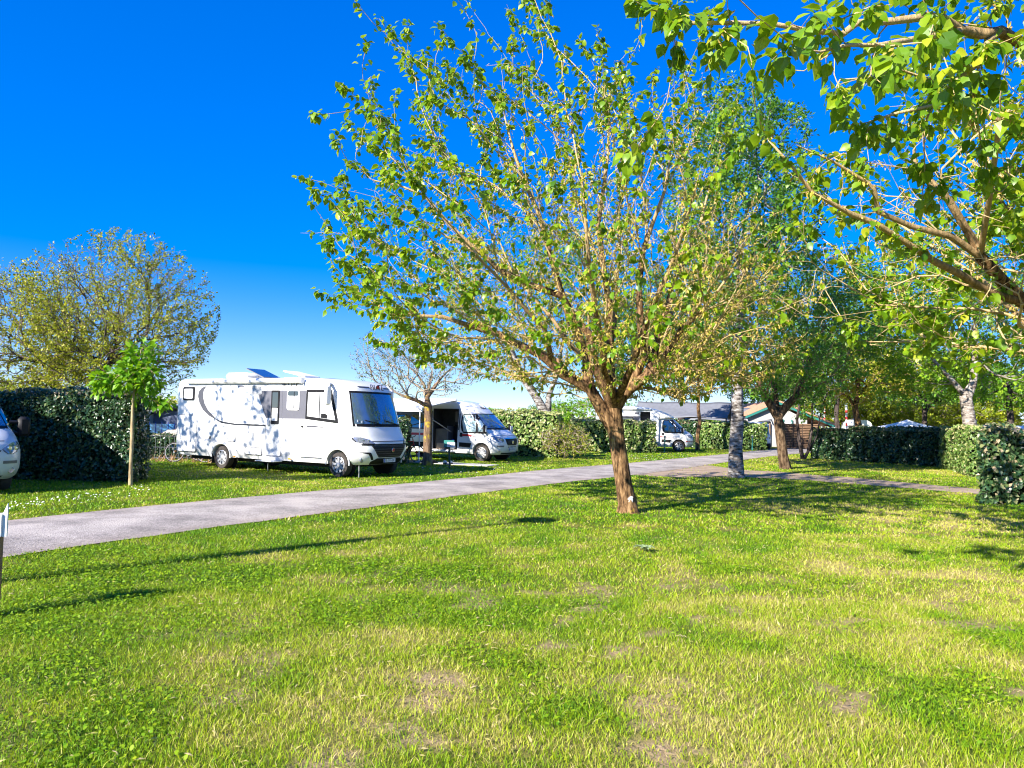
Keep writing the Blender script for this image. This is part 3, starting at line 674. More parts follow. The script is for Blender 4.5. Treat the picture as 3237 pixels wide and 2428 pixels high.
# ------------------------------------------------------------------ the big mulberry on the lawn
def mulberry_main():
    b = G(627, 512.5); dB = b.y; sk = Skeleton(5); g = sk.rng
    tr = sk.chain([b + Vector((0.02, 0, -0.05)), b + Vector((.01, 0, 0.05)), b + Vector((0, 0, 0.17)), P(624, 485, dB), P(619, 455, dB), P(616, 430, dB), P(614, 408, dB)], -1, [0.27, 0.215, 0.175, 0.158, 0.155, 0.165, 0.19])
    def limb(pts, par, r0, r1):
        q = [np.array(P(u, v, dB + dd)) for u, v, dd in pts]; n = len(q)
        fine = []; prev = sk.p[par]
        for a in q:
            fine += [prev + (a - prev) * .5 + g.normal(0, .025, 3), a]; prev = a
        return sk.chain(fine, par, list(np.linspace(r0, r1, len(fine))))
    T = tr[-1]; T2 = tr[-2]
    l1 = limb([(590, 389, -.05), (563, 374, -.2), (541, 355, -.3), (498, 334, -.5), (443, 317, -.7), (395, 311, -.9)], T2, .125, .016)
    l2 = limb([(586.6, 353, .1), (570, 319, .15), (558, 281, .2), (539, 214, .3), (515, 155, .35), (505, 118, .4)], l1[1], .095, .014)
    limb([(596, 368, -.3), (589, 334, -.4), (563, 296, -.6), (498, 269, -.8), (479, 252, -.9), (424, 195, -1.1), (376, 181, -1.2)], T, .095, .012)
    limb([(607, 365, .3), (610, 310, .5), (598, 226, .7), (608, 155, .8), (610, 90, .9)], T, .09, .014)
    l5 = limb([(630, 388, -.1), (646, 377, -.3), (665, 358, -.5), (682, 329, -.7), (706, 307, -.9), (730, 274, -1.1)], T, .12, .016)
    limb([(644, 357, -.3), (639, 286, -.4), (644, 248, -.5), (665, 190, -.7), (672, 140, -.8)], l5[1], .08, .014)
    limb([(658, 330, 0), (672, 285, .2), (700, 225, .4), (716, 165, .6)], l5[3], .07, .013)
    limb([(604, 372, -.9), (597, 320, -1.7), (588, 250, -2.4), (582, 170, -3.0)], T, .075, .013)
    limb([(630, 370, -.9), (650, 310, -1.7), (680, 240, -2.5), (700, 170, -3.1)], T, .07, .013)
    limb([(600, 378, .8), (570, 345, 1.6), (535, 300, 2.4), (495, 250, 3.2)], T, .075, .013)
    limb([(628, 378, .8), (655, 340, 1.7), (690, 290, 2.7), (715, 240, 3.4)], T, .075, .013)
    limb([(612, 370, 1.0), (615, 320, 1.9), (620, 250, 2.8), (622, 180, 3.6)], T, .07, .013)
    limb([(560, 362, .3), (520, 345, .6), (470, 322, .9), (430, 290, 1.1)], l1[3], .055, .012)
    limb([(545, 330, -.9), (510, 290, -1.4), (465, 245, -1.8), (430, 225, -2.0)], l1[4], .05, .012)
    foc = np.array([b.x - .05, dB, 1.9])
    def r_of(t, a):
        t = math.degrees(t); return np.interp(t, [0, 25, 57, 70, 80], [7.6, 7.9, 6.7, 5.6, 4.2]) * (1.07 if math.cos(a) < -.6 else .86 if math.cos(a) < .2 else .62 if t > 22 else .85)
    n0 = len(sk.p)
    sk.grow(by_dist(fan_tips(g, 190, foc, R(76), r_of, .06, shell=(.8, 1.0)), foc), .4, 1.6, .04, .02, minnode=6, stiff=.4, focus=foc, k_foc=4)
    sk.grow(by_dist(fan_tips(g, 560, foc, R(77), r_of, .08, shell=(.42, .98)), foc), .3, 1.3, .05, minnode=6, stiff=.35, focus=foc, k_foc=3)
    sk.grow(by_dist(fan_tips(g, 2000, foc, R(78), r_of, .08, shell=(.38, 1.0)), foc), .25, .8, .08, minnode=6, stiff=.3, focus=foc, k_foc=1.2)
    sk.radii(.0045, 2.25)
    def relr(p):
        v = p - foc; L = np.linalg.norm(v, axis=1); th = np.arccos(np.clip(v[:, 2] / L, -1, 1)); return L / np.interp(np.degrees(th), [0, 25, 57, 70, 80], [7.3, 7.5, 6.6, 5.6, 4.2])
    lf = place_leaves(sk, 46000, .016, .098, 2.5, .75, .8, .03, .5, (.50, .24), clump=lambda p: .16 + .9 * sstep(.58, .95, relr(p)), cluster=4)
    ck = place_leaves(sk, 42000, .03, .066, .3, 1.1, .9, .05, .35, (.5, .25), clump=lambda p: .85 - .75 * sstep(.72, .98, relr(p)))
    return tree('mulberry_tree', 'large spreading mulberry tree standing alone on the near lawn, its trunk forking low', b, sk, M['bark_mulberry'],
         [(LEAF_M, M['leaf_mulberry'], *lf, 'crown', 300), (CATK, M['catkin'], *ck, 'catkins', 0)])
main_tree = mulberry_main()
pm = []
for j in range(6):
    pm.append([(.178 * math.cos(a) + (.02 if j % 2 else 0) * .2 - .005, .178 * math.sin(a), .21 + j * .022 + .01 * math.sin(a * 9)) for a in np.linspace(R(-97 + 6 * (j % 3)), R(-58 - 7 * (j % 2)), 8)])
MB().grid(pm).build('paint_mark', M['plate'], main_tree, fix=False)

# ------------------------------------------------------------------ the mulberry that reaches in from the right
def mulberry_right():
    b = Vector((7.6, 9.2, 0)); sk = Skeleton(9); g = sk.rng
    tr = sk.chain([b + Vector((0, 0, -.05)), b + Vector((0, 0, .5)), b + Vector((-.05, 0, 1.2)), b + Vector((-.1, .02, 1.9)), b + Vector((-.2, 0, 2.4))], -1, [.22, .18, .17, .175, .2])
    T = tr[-1]
    def limb(pts, par, r0, r1):
        fine = []; prev = sk.p[par]
        for a in pts:
            a = np.array(a); fine += [prev + (a - prev) * .5 + g.normal(0, .03, 3), a]; prev = a
        return sk.chain(fine, par, list(np.linspace(r0, r1, len(fine))))
    q = limb([P(1024, 303, 8.9), P(980, 256, 8.6), P(970, 235, 8.5), P(924, 174, 8.2), P(914, 150, 8.1)], T, .085, .014)
    limb([P(951, 236, 8.4), P(878, 212, 8.0), P(865, 181, 7.8), P(796, 145, 7.4)], q[2], .042, .010)
    limb([P(960, 274, 8.3), P(899, 238, 7.8), P(851, 214, 7.5), P(811, 191, 7.2), P(773, 145, 7.0)], q[1], .045, .010)
    a = limb([(6.7, 8.0, 3.6), (5.6, 6.8, 4.7), P(999, 31, 6.2), P(960, 30, 5.9)], T, .075, .036)
    limb([P(930, 16, 5.7), P(857, 23, 5.5), P(827, 32, 5.4), P(773, 24, 5.2), P(693, 23, 5.1), P(664, 13, 5.0)], a[-1], .032, .008)
    limb([P(985, 48, 6.0), P(974, 67, 6.0), P(936, 105, 6.0), P(869, 122, 6.0)], a[-3], .03, .009)
    limb([P(940, 35, 5.3), P(880, 45, 4.9), P(820, 52, 4.7)], a[-1], .028, .008)
    limb([P(1000, 120, 7.0), P(960, 95, 6.8), P(900, 70, 6.6), P(840, 80, 6.4)], q[3], .028, .008)
    for az, el, L in ((20, 45, 4), (75, 50, 4.5), (115, 40, 4.5), (-30, 50, 4), (150, 62, 4.5), (-80, 45, 3.5), (60, 75, 4.5), (-140, 65, 4)):
        d = Vector((math.cos(R(az)) * math.cos(R(el)), math.sin(R(az)) * math.cos(R(el)), math.sin(R(el))))
        p0 = Vector(sk.p[T]); limb([p0 + Vector((d.x, d.y, d.z * .5)) * .9, p0 + d * 2.2, p0 + d * L], T, .06, .012)
    foc = np.array([7.4, 9.2, 2.2])
    def r_of(t, a):
        t = math.degrees(t); return np.interp(t, [0, 30, 60, 80], [6.0, 6.0, 5.9, 4.6]) * (.80 if math.cos(a) < -.2 else 1.0)
    ok = lambda t: t[(np.abs(t[:, 0] - t[:, 1] * .35) > 1.0) | (t[:, 2] > 3.0) | (t[:, 1] > 6)]
    sk.grow(by_dist(ok(fan_tips(g, 140, foc, R(76), r_of, .08, shell=(.75, 1.0))), foc), .4, 1.6, .05, .02, minnode=4, stiff=.4, focus=foc, k_foc=3)
    sk.grow(by_dist(ok(fan_tips(g, 420, foc, R(77), r_of, .08, shell=(.42, .98))), foc), .3, 1.4, .06, minnode=4)
    # the low bough over the camera side carries its own shoots
    ex = []
    for i in range(len(sk.p)):
        p = sk.p[i]
        if p[1] < 8.6 and p[0] < 6.5 and p[2] > 2.6:
            for _ in range(3 if p[1] < 6.6 else 1): ex.append(p + g.normal(0, .30, 3) + [0, 0, -.06])
    sk.grow(np.array(ex), .22, .6, .08, minnode=4)
    sk.grow(by_dist(ok(fan_tips(g, 900, foc, R(78), r_of, .08, shell=(.4, 1.0))), foc), .25, .9, .08, minnode=4)
    sk.radii(.004, 2.3)
    lf = place_leaves(sk, 34000, .014, .098, 2.0, .6, .8, .04, .5, (.52, .24), clump=lambda p, c=clumpy(31, 1.3, .38, .58): np.maximum(c(p), .95 * (p[:, 1] < 6.7)), cluster=4)
    ck = place_leaves(sk, 24000, .03, .06, .3, 1.1, .9, .03, .35, (.45, .25), clump=clumpy(41, 1.5, .40, .6))
    return tree('mulberry_tree', 'mulberry tree reaching in from the right edge, its leafy boughs hanging across the upper corner', b, sk, M['bark_mulberry'],
         [(LEAF_M, M['leaf_mulberry'], *lf, 'crown', 300), (CATK, M['catkin'], *ck, 'catkins', 0)])
mulberry_right()

# ------------------------------------------------------------------ other trees
def crown_tree(name, label, base, trunk, crown, tips, leaves, bark, lmat, seed, rtip=.006, group=None, k_ang=1.0, tmpl=LEAF_S, cat='tree', droop=.2, clump=(.3, .55, 1.6), tint=(.45, .24), limbs=(), extra=None, minnode=None, expo=2.3, shell=(.35, 1.0), tip_bias=1.5, cut=None, k_foc=.9):
    """trunk: [(point, radius)...] in world space; crown: list of (centre, radii); tips: counts per level; leaves: (count, size)"""
    sk = Skeleton(seed); g = sk.rng
    ids = sk.chain([p for p, r in trunk], -1, [r for p, r in trunk])
    mn = minnode if minnode is not None else max(0, len(ids) - 3)
    for pts, par, r0, r1 in limbs:
        sk.chain(pts, par if par >= 0 else ids[par], list(np.linspace(r0, r1, len(pts))))
    tot = sum(np.prod(r) for c, r in crown)
    for lv, n in enumerate(tips):
        t = np.concatenate([ell_tips(g, max(2, int(n * np.prod(r) / tot)), c, r, ((.75, 1.0) if lv == 0 else shell)) for c, r in crown])
        if cut is not None: t = t[cut(t)]
        sk.grow(by_dist(t, trunk[-1][0]), [.6, .4, .3][min(lv, 2)], k_ang, .07, .03, minnode=mn, stiff=.35, focus=np.array(trunk[-2][0]), k_foc=k_foc)
    sk.radii(rtip, expo)
    lf = place_leaves(sk, leaves[0], rtip * 4, leaves[1], tip_bias, droop, 1.0, leaves[1] * .6, .4, tint, clump=clumpy(seed * 3 + 1, clump[2], clump[0], clump[1]))
    sets = [(tmpl, lmat, *lf, 'crown', 0)]
    if extra:
        ex = place_leaves(sk, extra[0], rtip * 5, extra[1], .3, .8, .9, .03, .35, (.5, .25)); sets.append((CATK, M['catkin'], *ex, 'catkins', 0))
    return tree(name, label, Vector(base), sk, bark, sets, group, cat)
def trunk_line(b, top, r0, r1, n=6, wob=.06, seed=0):
    g = np.random.default_rng(seed + 99); b = np.array(b); top = np.array(top); o = []
    for i in range(n + 1):
        t = i / n; o.append((b * (1 - t) + top * t + (g.normal(0, wob, 3) * [1, 1, 0] if 0 < i < n else 0) - np.array([0, 0, .05 if i == 0 else 0]), r0 * (1 - t) + r1 * t))
    return o

# birch-barked poplar by the path
b = G(736, 477.5); tp = P(739, 250, b.y); pt = trunk_line(b, tp, .23, .10, 8, .03, 1)
pt[0] = (pt[0][0], .27)
crown_tree('poplar_tree', 'tall poplar with pale scarred straight trunk and dense dark leaves beside the path', b,
    pt, [(P(742, 210, b.y), (2.7, 2.6, 4.6)), (P(768, 175, b.y), (1.6, 1.6, 3.0))], (50, 300, 900), (34000, .115), M['bark_birch'], M['leaf_dark'], 21, minnode=4, k_ang=.8, clump=(.24, .46, 1.5))
# second mulberry with the V fork
b = G(785.6, 469); y0 = b.y
tr = [(b - Vector((0, 0, .05)), .25), (b + Vector((-.1, 0, .5)), .20), (P(781, 440, y0), .19), (P(779, 424, y0), .20), (P(778, 416, y0), .21)]
crown_tree('mulberry_tree', 'shaded mulberry tree with two arms in a V, behind the path', b, tr,
    [(P(780, 325, y0), (4.2, 4.0, 3.1)), (P(822, 330, y0), (2.2, 2.2, 1.6))], (40, 260, 900), (26000, .135), M['bark_shaded'], M['leaf_dark'], 22,
    limbs=[([P(770, 404, y0), P(762, 392, y0), P(757, 372, y0), P(752, 350, y0)], -1, .15, .05), ([P(788, 404, y0), P(800, 392, y0), P(804, 376, y0), P(815, 350, y0)], -1, .16, .05), ([P(776, 400, y0 + .8), P(774, 370, y0 + 1.5)], -1, .10, .05)],
    minnode=5, tint=(.5, .25), clump=(.3, .52, 1.6))
# slender several-stemmed tree
b = G(803, 459.5); y0 = b.y
crown_tree('young_tree', 'slender dark tree with several thin stems at the hedge corner', b,
    [(b - Vector((0, 0, .05)), .11), (P(799, 440, y0), .085), (P(797, 420, y0), .075), (P(801, 395, y0), .06), (P(803, 365, y0), .045)],
    [(P(808, 372, y0), (2.4, 2.2, 2.6))], (24, 160, 400), (13000, .14), M['bark_dark'], M['leaf_dark'], 23, minnode=2,
    limbs=[([P(808, 452, y0), P(812, 430, y0), P(812, 405, y0), P(818, 380, y0)], 0, .075, .03), ([P(806, 456, y0 + .2), P(817, 436, y0 + .2), P(821, 410, y0 + .2), P(830, 385, y0 + .2)], 0, .05, .02)])
# small pollard by the camper
b = G(427, 465.5); y0 = b.y
sk_tr = [(b - Vector((0, 0, .05)), .21), (P(427.5, 455, y0), .165), (P(428, 436, y0), .15), (P(428.5, 420, y0), .145), (P(428.5, 407, y0), .16), (P(427, 397, y0), .10)]
crown_tree('pollard_tree', 'small pollard tree with lichen-yellow trunk and thin grey shoots in front of the camper van', b, sk_tr,
    [(P(420, 363, y0), (2.6, 2.3, 1.25)), (P(388, 358, y0), (1.5, 1.6, 1.1))], (45, 170, 420), (6000, .055), M['bark_lichen'], M['leaf_small'], 24, rtip=.006,
    limbs=[([P(420, 402, y0 - .2), P(408, 397, y0 - .4), P(392, 391, y0 - .6)], 4, .07, .03), ([P(436, 385, y0), P(441, 378, y0 + .1), P(447, 372, y0 + .1)], 5, .06, .03),
           ([P(424, 385, y0 + .3), P(417, 374, y0 + .5), P(408, 366, y0 + .6)], 5, .05, .025), ([P(430, 382, y0 + .5), P(432, 370, y0 + .9)], 5, .05, .025)], minnode=5, clump=(.2, .4, 1.2), k_ang=1.4, shell=(.3, 1.0), cut=lambda t: t[:, 2] > 2.3)
# sapling at the end of the left hedge
b = G(130.5, 485.5); y0 = b.y
root = crown_tree('sapling', 'young sapling with bright green leaves at the end of the dark left hedge', b,
    [(b - Vector((0, 0, .05)), .055), (P(131, 462, y0), .046), (P(132, 440, y0), .042), (P(132.5, 415, y0), .038), (P(133, 398, y0), .034), (P(137, 378, y0), .02), (P(141, 350, y0), .01)],
    [(P(129, 379, y0), (.80, .7, .30)), (P(145, 351, y0), (.34, .35, .20)), (P(160, 403, y0), (.28, .3, .10)), (P(106, 386, y0), (.30, .35, .16)), (P(140, 366, y0), (.45, .4, .2))], (30, 110), (1250, .16), M['bark_sapling'], M['leaf_sapling'], 25, rtip=.005, minnode=3, droop=.5, tmpl=LEAF_S, clump=(.1, .3, 1), shell=(.4, 1.0))
# oaks beyond the left hedge
for lb, (ux, dep, seed, tops, cr) in (('bare-topped oak with wide twiggy crown nearest the motorhome, beyond the hedge', (96, 36, 26, (113, 330), [((118, 318), (4.7, 4.2, 4.3)), ((158, 335), (2.4, 2.6, 3.4)), ((85, 345), (3.0, 3, 2.6))])),
                              ('yellow-leaved oak at the left edge, beyond the hedge', (70, 38, 27, (50, 335), [((42, 330), (4.6, 4.2, 3.7)), ((5, 335), (4.0, 4.0, 3.4)), ((60, 372), (3.4, 3, 1.8))]))):
    b = P(ux, 400, dep); b.z = 0; tp = P(tops[0], tops[1] + 22, dep)
    crown_tree('oak_tree', lb, b, trunk_line(b, tp, .34, .13, 6, .12, seed), [(P(u_, v_, dep), r_) for (u_, v_), r_ in cr], (70, 500, 1700), (44000, .115), M['bark_dark'], M['leaf_oak'], seed, rtip=.0075, minnode=3, k_ang=.9, group='oaks beyond the left hedge', clump=(.33, .55, 2.0), tint=(.6, .24), shell=(.3, 1.0), tip_bias=.5)
# leaning birches beyond the hedge right of the camper
b = G(551, 456); b = P(551, 420, 38); b.z = 0; y0 = 38
crown_tree('birch_tree', 'pale birch whose twin trunks lean apart behind the hedge right of the camper van', b,
    [(b - Vector((0, 0, .05)), .30), (P(547, 415, y0), .25), (P(535, 395, y0), .20), (P(522, 377, y0), .17), (P(512, 350, y0), .11)],
    [(P(520, 290, y0), (4.0, 3.5, 3.6)), (P(575, 270, y0), (3.6, 3.4, 3.6))], (40, 200, 420), (12000, .16), M['bark_birch'], M['leaf_light'], 28, minnode=4,
    limbs=[([P(548, 408, y0), P(549, 395, y0), P(556, 378, y0), P(562, 345, y0)], 1, .17, .08), ([P(541, 402, y0 + .5), P(528, 382, y0 + .7), P(516, 366, y0 + .8), P(505, 340, y0 + .9)], 1, .13, .06)], clump=(.35, .6, 2))
# birch with the white fork, right
y0 = 31; b = P(972, 430, y0); b.z = 0
crown_tree('birch_tree', 'white-barked birch forking above the right hedge', b,
    [(b - Vector((0, 0, .05)), .30), (P(970, 425, y0), .27), (P(967, 404, y0), .24), (P(966, 397, y0), .23), (P(973, 384, y0), .15), (P(975, 362, y0), .12), (P(975, 335, y0), .12)],
    [(P(968, 330, y0), (4.6, 4, 3.0)), (P(915, 345, y0), (3.4, 3, 2.3)), (P(1005, 350, y0), (3.5, 3.4, 2.4)), (P(940, 270, y0), (3.6, 3.5, 2.2))], (60, 340, 1100), (38000, .135), M['bark_white'], M['leaf_light'], 29, minnode=5,
    limbs=[([P(956, 385, y0), P(948, 376, y0), P(935, 362, y0), P(925, 345, y0)], 3, .10, .05)], clump=(.18, .42, 1.8), tint=(.65, .26), cut=lambda t: (t[:, 1] > 31.3) | (np.abs(t[:, 0] - 18.3) > 1.8) | (t[:, 2] > 6.0))
# trees further back
def far_tree(name, label, u, dep, v_top, v_low, w, lmat, n, size, bark='bark_dark', seed=50, group='trees in the background', trunk_r=.2, tint=(.5, .26), extra=None, clump=(.2, .45, 2.4), v_c=None, lean=0):
    b = P(u, 420, dep); b.z = 0; top = P(u + lean, v_top, dep); low = P(u + lean, v_low, dep)
    cz = (top.z + low.z) / 2; rz = max(.6, (top.z - low.z) / 2); c = Vector((top.x, dep, cz))
    cr = [(c, (w, w * .9, rz)), (c + Vector((w * .45, -.3, -rz * .25)), (w * .62, w * .6, rz * .6)), (c + Vector((-w * .5, .2, rz * .05)), (w * .6, w * .6, rz * .62))]
    tl = trunk_line(b, (c.x, dep, max(low.z + rz * .7, .8)), trunk_r, trunk_r * .45, 6, .08, seed)
    return crown_tree(name, label, b, tl, cr, (24, 130, 330), (int(n * 1.7), size), M[bark], M[lmat], seed, rtip=.012, minnode=3, k_ang=.7, group=group, tint=tint, extra=extra, clump=clump)
far_tree('mulberry_tree', 'yellow-green young mulberry standing in front of the grey tents', 698, 50, 325, 388, 3.0, 'leaf_yellow', 5200, .17, 'bark_mulberry', 51, trunk_r=.15, extra=(1800, .1))
far_tree('mulberry_tree', 'tan flowering mulberry behind the right hedge beside the rounded caravan', 857, 42, 335, 405, 4.0, 'leaf_yellow', 6500, .16, 'bark_mulberry', 52, trunk_r=.24, extra=(5000, .09), tint=(.6, .25))
far_tree('dark_tree', 'dark poplar with two dark trunks rising behind the first grey tent', 682, 64, 260, 392, 5.5, 'leaf_dark', 9000, .23, 'bark_dark', 53, trunk_r=.34)
far_tree('dark_tree', 'dark poplar seen between the arms of the large mulberry', 622, 66, 285, 395, 5.0, 'leaf_dark', 7000, .23, 'bark_dark', 54, trunk_r=.3)
far_tree('dark_tree', 'tall dark green tree above the tiled roof', 838, 55, 250, 400, 5.0, 'leaf_light', 9000, .20, 'bark_dark', 55, tint=(.25, .2))
far_tree('dark_tree', 'dark-trunked tree between the white-barked birch and the right edge', 1010, 44, 320, 412, 5.0, 'leaf_light', 8000, .18, 'bark_dark', 56, trunk_r=.26, tint=(.35, .25))
far_tree('dark_tree', 'dark leafy tree left of the white-barked birch', 925, 52, 345, 408, 5.0, 'leaf_dark', 7000, .20, 'bark_dark', 57, trunk_r=.22, tint=(.5, .25))
far_tree('dark_tree', 'green tree rising behind the slatted crates', 775, 72, 350, 420, 5.0, 'leaf_light', 5000, .24, 'bark_dark', 58)
for i, (u, dep, vt, w, lb) in enumerate(((845, 68, 385, 4.6, 'leftmost feathery yellow-green willow shrub, next to the striped poles'), (888, 67, 378, 5.4, 'feathery yellow-green willow shrub behind the rounded caravan'), (925, 66, 384, 5.2, 'feathery yellow-green willow shrub behind the white party tent'), (962, 68, 390, 4.8, 'feathery willow shrub behind the white-barked birch'), (1005, 67, 372, 5.4, 'rightmost feathery willow shrub, behind the white caravan roof'))):
    far_tree('willow_shrub', lb, u, dep, vt, 440, w, 'leaf_yellow', 6500, .22, 'bark_pale', 60 + i, 'willow shrubs in a row', .07, (.30, .22), clump=(.05, .25, 2))
for i, (u, dep, vt, w, lm, lb) in enumerate(((583, 74, 396, 4.5, 'leaf_light', 'pale green willow on the skyline left of the large trunk'), (640, 80, 400, 4.5, 'leaf_light', 'round green tree on the skyline right of the large trunk'), (545, 90, 402, 4, 'leaf_dark', 'small dark tree on the skyline between the leaning birch trunks'),
        (520, 78, 408, 4, 'leaf_oak', 'olive bush on the skyline above the camper van bonnet'), (492, 82, 407, 3, 'leaf_light', 'small green bush on the skyline above the camper van windscreen'), (165, 62, 398, 4, 'leaf_oak', 'olive bush on the skyline beside the motorhome rear'), (735, 85, 405, 4, 'leaf_light', 'green bush on the skyline behind the poplar trunk'), (60, 55, 386, 6, 'leaf_oak', 'olive thicket beyond the left hedge'), (10, 52, 372, 5, 'leaf_oak', 'olive thicket beyond the left hedge at the picture edge'), (118, 56, 388, 4.5, 'leaf_oak', 'olive thicket behind the sapling'))):
    far_tree('bush', lb, u, dep, vt, 442, w, lm, 3800, .24, 'bark_pale', 70 + i, 'bushes on the skyline', .08, clump=(.12, .32, 2))
far_tree('shrub', 'sprawling olive-brown shrub in front of the clipped hedge', 566, 35, 421, 458, 1.25, 'leaf_oak', 2600, .07, 'bark_pale', 85, None, .04, (.5, .3), clump=(.1, .4, .6))
# trees outside the frame, known by the shade they throw
for i, (x, y, h, w, n) in enumerate(((-17.5, 15.0, 9.8, 3.3, 5200), (-21.5, 11.5, 9.5, 3.6, 7000), (-24.5, 15.5, 8.5, 3.4, 6000))):
    c = Vector((x, y, h - 2.9))
    crown_tree('mulberry_tree', ('mulberry tree left of the frame that dapples the motorhome', 'mulberry tree left of the frame that shades the hedge', 'mulberry tree beyond the left frame edge that shades the parked van')[i], (x, y, 0), trunk_line((x, y, 0), (x, y, 3.4), .2, .14, 5, .04, 90 + i), [(c, (w, w, 2.7))], (30, 160, 300), (int(n * 1.5), .19), M['bark_mulberry'], M['leaf_mulberry'], 90 + i, minnode=4, clump=(.43, .50, 1.5))

# ------------------------------------------------------------------ hedges
def hedge(label, corners, h, leaf, per_m2, lmat, seed, big=0, rough=.17, tint=(.42, .26), top_tint=.25, h2=None, group='clipped hedges', z0=0.0):
    """corners: 4 ground points in order (front left, front right, back right, back left)"""
    g = np.random.default_rng(seed); nz = Noise(seed + 5); C = [np.array([c[0], c[1]], float) for c in corners]; cen = sum(C) / 4
    hh = [h, h if h2 is None else h2, h if h2 is None else h2, h]
    root = empty('hedge', (C[0][0], C[0][1], 0), 0, label, 'hedge', group); off = np.array([C[0][0], C[0][1], 0])
    inn = []
    for i in range(4):
        e1 = C[(i + 1) % 4] - C[i]; e2 = C[(i - 1) % 4] - C[i]; inn.append(C[i] + e1 / np.linalg.norm(e1) * .17 + e2 / np.linalg.norm(e2) * .17)
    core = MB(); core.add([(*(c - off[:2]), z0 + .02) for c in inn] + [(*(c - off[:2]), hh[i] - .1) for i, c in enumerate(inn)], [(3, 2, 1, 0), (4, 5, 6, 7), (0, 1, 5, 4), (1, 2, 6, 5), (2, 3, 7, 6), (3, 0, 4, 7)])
    core.build('shade_core', M['hedge_core'], root)  # solid near-black box stands in for the shade behind the leaves
    pos = []; nrm = []; tt = []
    for i in range(4):
        a, b_ = C[i], C[(i + 1) % 4]; L = np.linalg.norm(b_ - a); n = int(L * (hh[i] + hh[(i + 1) % 4]) / 2 * per_m2)
        t = g.random(n); z = g.random(n); nn = np.array([(b_ - a)[1], -(b_ - a)[0]]) / L
        if np.dot(nn, (a + b_) / 2 - cen) < 0: nn = -nn
        if i == 2: keepf = .35
        else: keepf = 1
        k = g.random(n) < keepf; t = t[k]; z = z[k]; n = len(t)
        q = a[None] * (1 - t)[:, None] + b_[None] * t[:, None]; zz = z0 + (hh[i] * (1 - t) + hh[(i + 1) % 4] * t - z0) * z
        dep = -np.abs(g.normal(0, .05, n)) + (nz.fbm(t * L + i * 7, zz, .5, 2) - .5) * rough * 2 - .10 * sstep(.85, 1, z) ** 2
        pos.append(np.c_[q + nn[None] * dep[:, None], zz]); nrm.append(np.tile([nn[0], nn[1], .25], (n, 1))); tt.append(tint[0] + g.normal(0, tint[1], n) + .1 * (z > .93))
    n = int(np.linalg.norm(C[1] - C[0]) * np.linalg.norm(C[2] - C[1]) * per_m2 * 1.1); s = g.random(n); t = g.random(n)
    q = (C[0] * (1 - s)[:, None] + C[1] * s[:, None]) * (1 - t)[:, None] + (C[3] * (1 - s)[:, None] + C[2] * s[:, None]) * t[:, None]
    zt = (hh[0] * (1 - s) + hh[1] * s) + (nz.fbm(q[:, 0], q[:, 1], .6, 2) - .5) * rough * 2.2 + np.abs(g.normal(0, .035, n))
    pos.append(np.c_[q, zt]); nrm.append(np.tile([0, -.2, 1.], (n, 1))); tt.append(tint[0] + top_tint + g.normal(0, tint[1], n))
    pos = np.concatenate(pos); nrm = np.concatenate(nrm); tt = np.clip(np.concatenate(tt), 0, 1); n = len(pos)
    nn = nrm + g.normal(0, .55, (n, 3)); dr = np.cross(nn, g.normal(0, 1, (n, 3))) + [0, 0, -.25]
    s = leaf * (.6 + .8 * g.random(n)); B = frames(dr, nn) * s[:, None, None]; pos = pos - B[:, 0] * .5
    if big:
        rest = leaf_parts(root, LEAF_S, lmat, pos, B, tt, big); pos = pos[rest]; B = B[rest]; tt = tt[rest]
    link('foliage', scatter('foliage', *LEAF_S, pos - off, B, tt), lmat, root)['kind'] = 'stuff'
    return root
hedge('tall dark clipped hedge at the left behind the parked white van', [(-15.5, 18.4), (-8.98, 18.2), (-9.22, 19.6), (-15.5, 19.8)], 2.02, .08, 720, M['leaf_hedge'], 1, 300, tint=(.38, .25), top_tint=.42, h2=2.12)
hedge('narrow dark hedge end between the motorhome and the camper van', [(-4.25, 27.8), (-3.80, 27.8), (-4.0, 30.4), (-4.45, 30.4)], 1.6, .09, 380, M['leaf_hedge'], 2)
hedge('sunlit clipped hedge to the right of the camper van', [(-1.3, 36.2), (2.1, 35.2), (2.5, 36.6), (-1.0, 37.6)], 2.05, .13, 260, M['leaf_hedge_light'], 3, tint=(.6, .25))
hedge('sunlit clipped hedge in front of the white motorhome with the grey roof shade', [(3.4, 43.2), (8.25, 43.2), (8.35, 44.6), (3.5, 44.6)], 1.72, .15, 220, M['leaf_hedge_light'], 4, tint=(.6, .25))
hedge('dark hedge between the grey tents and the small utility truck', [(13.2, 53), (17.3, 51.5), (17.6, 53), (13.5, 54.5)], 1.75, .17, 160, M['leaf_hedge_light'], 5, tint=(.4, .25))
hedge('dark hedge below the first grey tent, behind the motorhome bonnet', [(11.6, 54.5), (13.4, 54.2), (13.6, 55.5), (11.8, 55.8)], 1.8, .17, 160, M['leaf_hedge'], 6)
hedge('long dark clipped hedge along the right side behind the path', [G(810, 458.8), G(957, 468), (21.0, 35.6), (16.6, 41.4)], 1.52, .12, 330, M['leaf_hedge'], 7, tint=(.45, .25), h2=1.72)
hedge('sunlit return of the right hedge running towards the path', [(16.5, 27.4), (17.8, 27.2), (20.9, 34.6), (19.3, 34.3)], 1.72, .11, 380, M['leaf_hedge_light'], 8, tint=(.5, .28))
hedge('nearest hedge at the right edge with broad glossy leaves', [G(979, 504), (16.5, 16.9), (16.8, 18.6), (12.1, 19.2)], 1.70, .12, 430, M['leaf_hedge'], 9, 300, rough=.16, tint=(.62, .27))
hedge('low hedge behind the wire fence at the motorhome rear', [(-14.2, 27.4), (-6, 28.6), (-6, 29.4), (-14.3, 28.2)], .85, .09, 300, M['leaf_hedge'], 10, tint=(.45, .3), top_tint=.3)
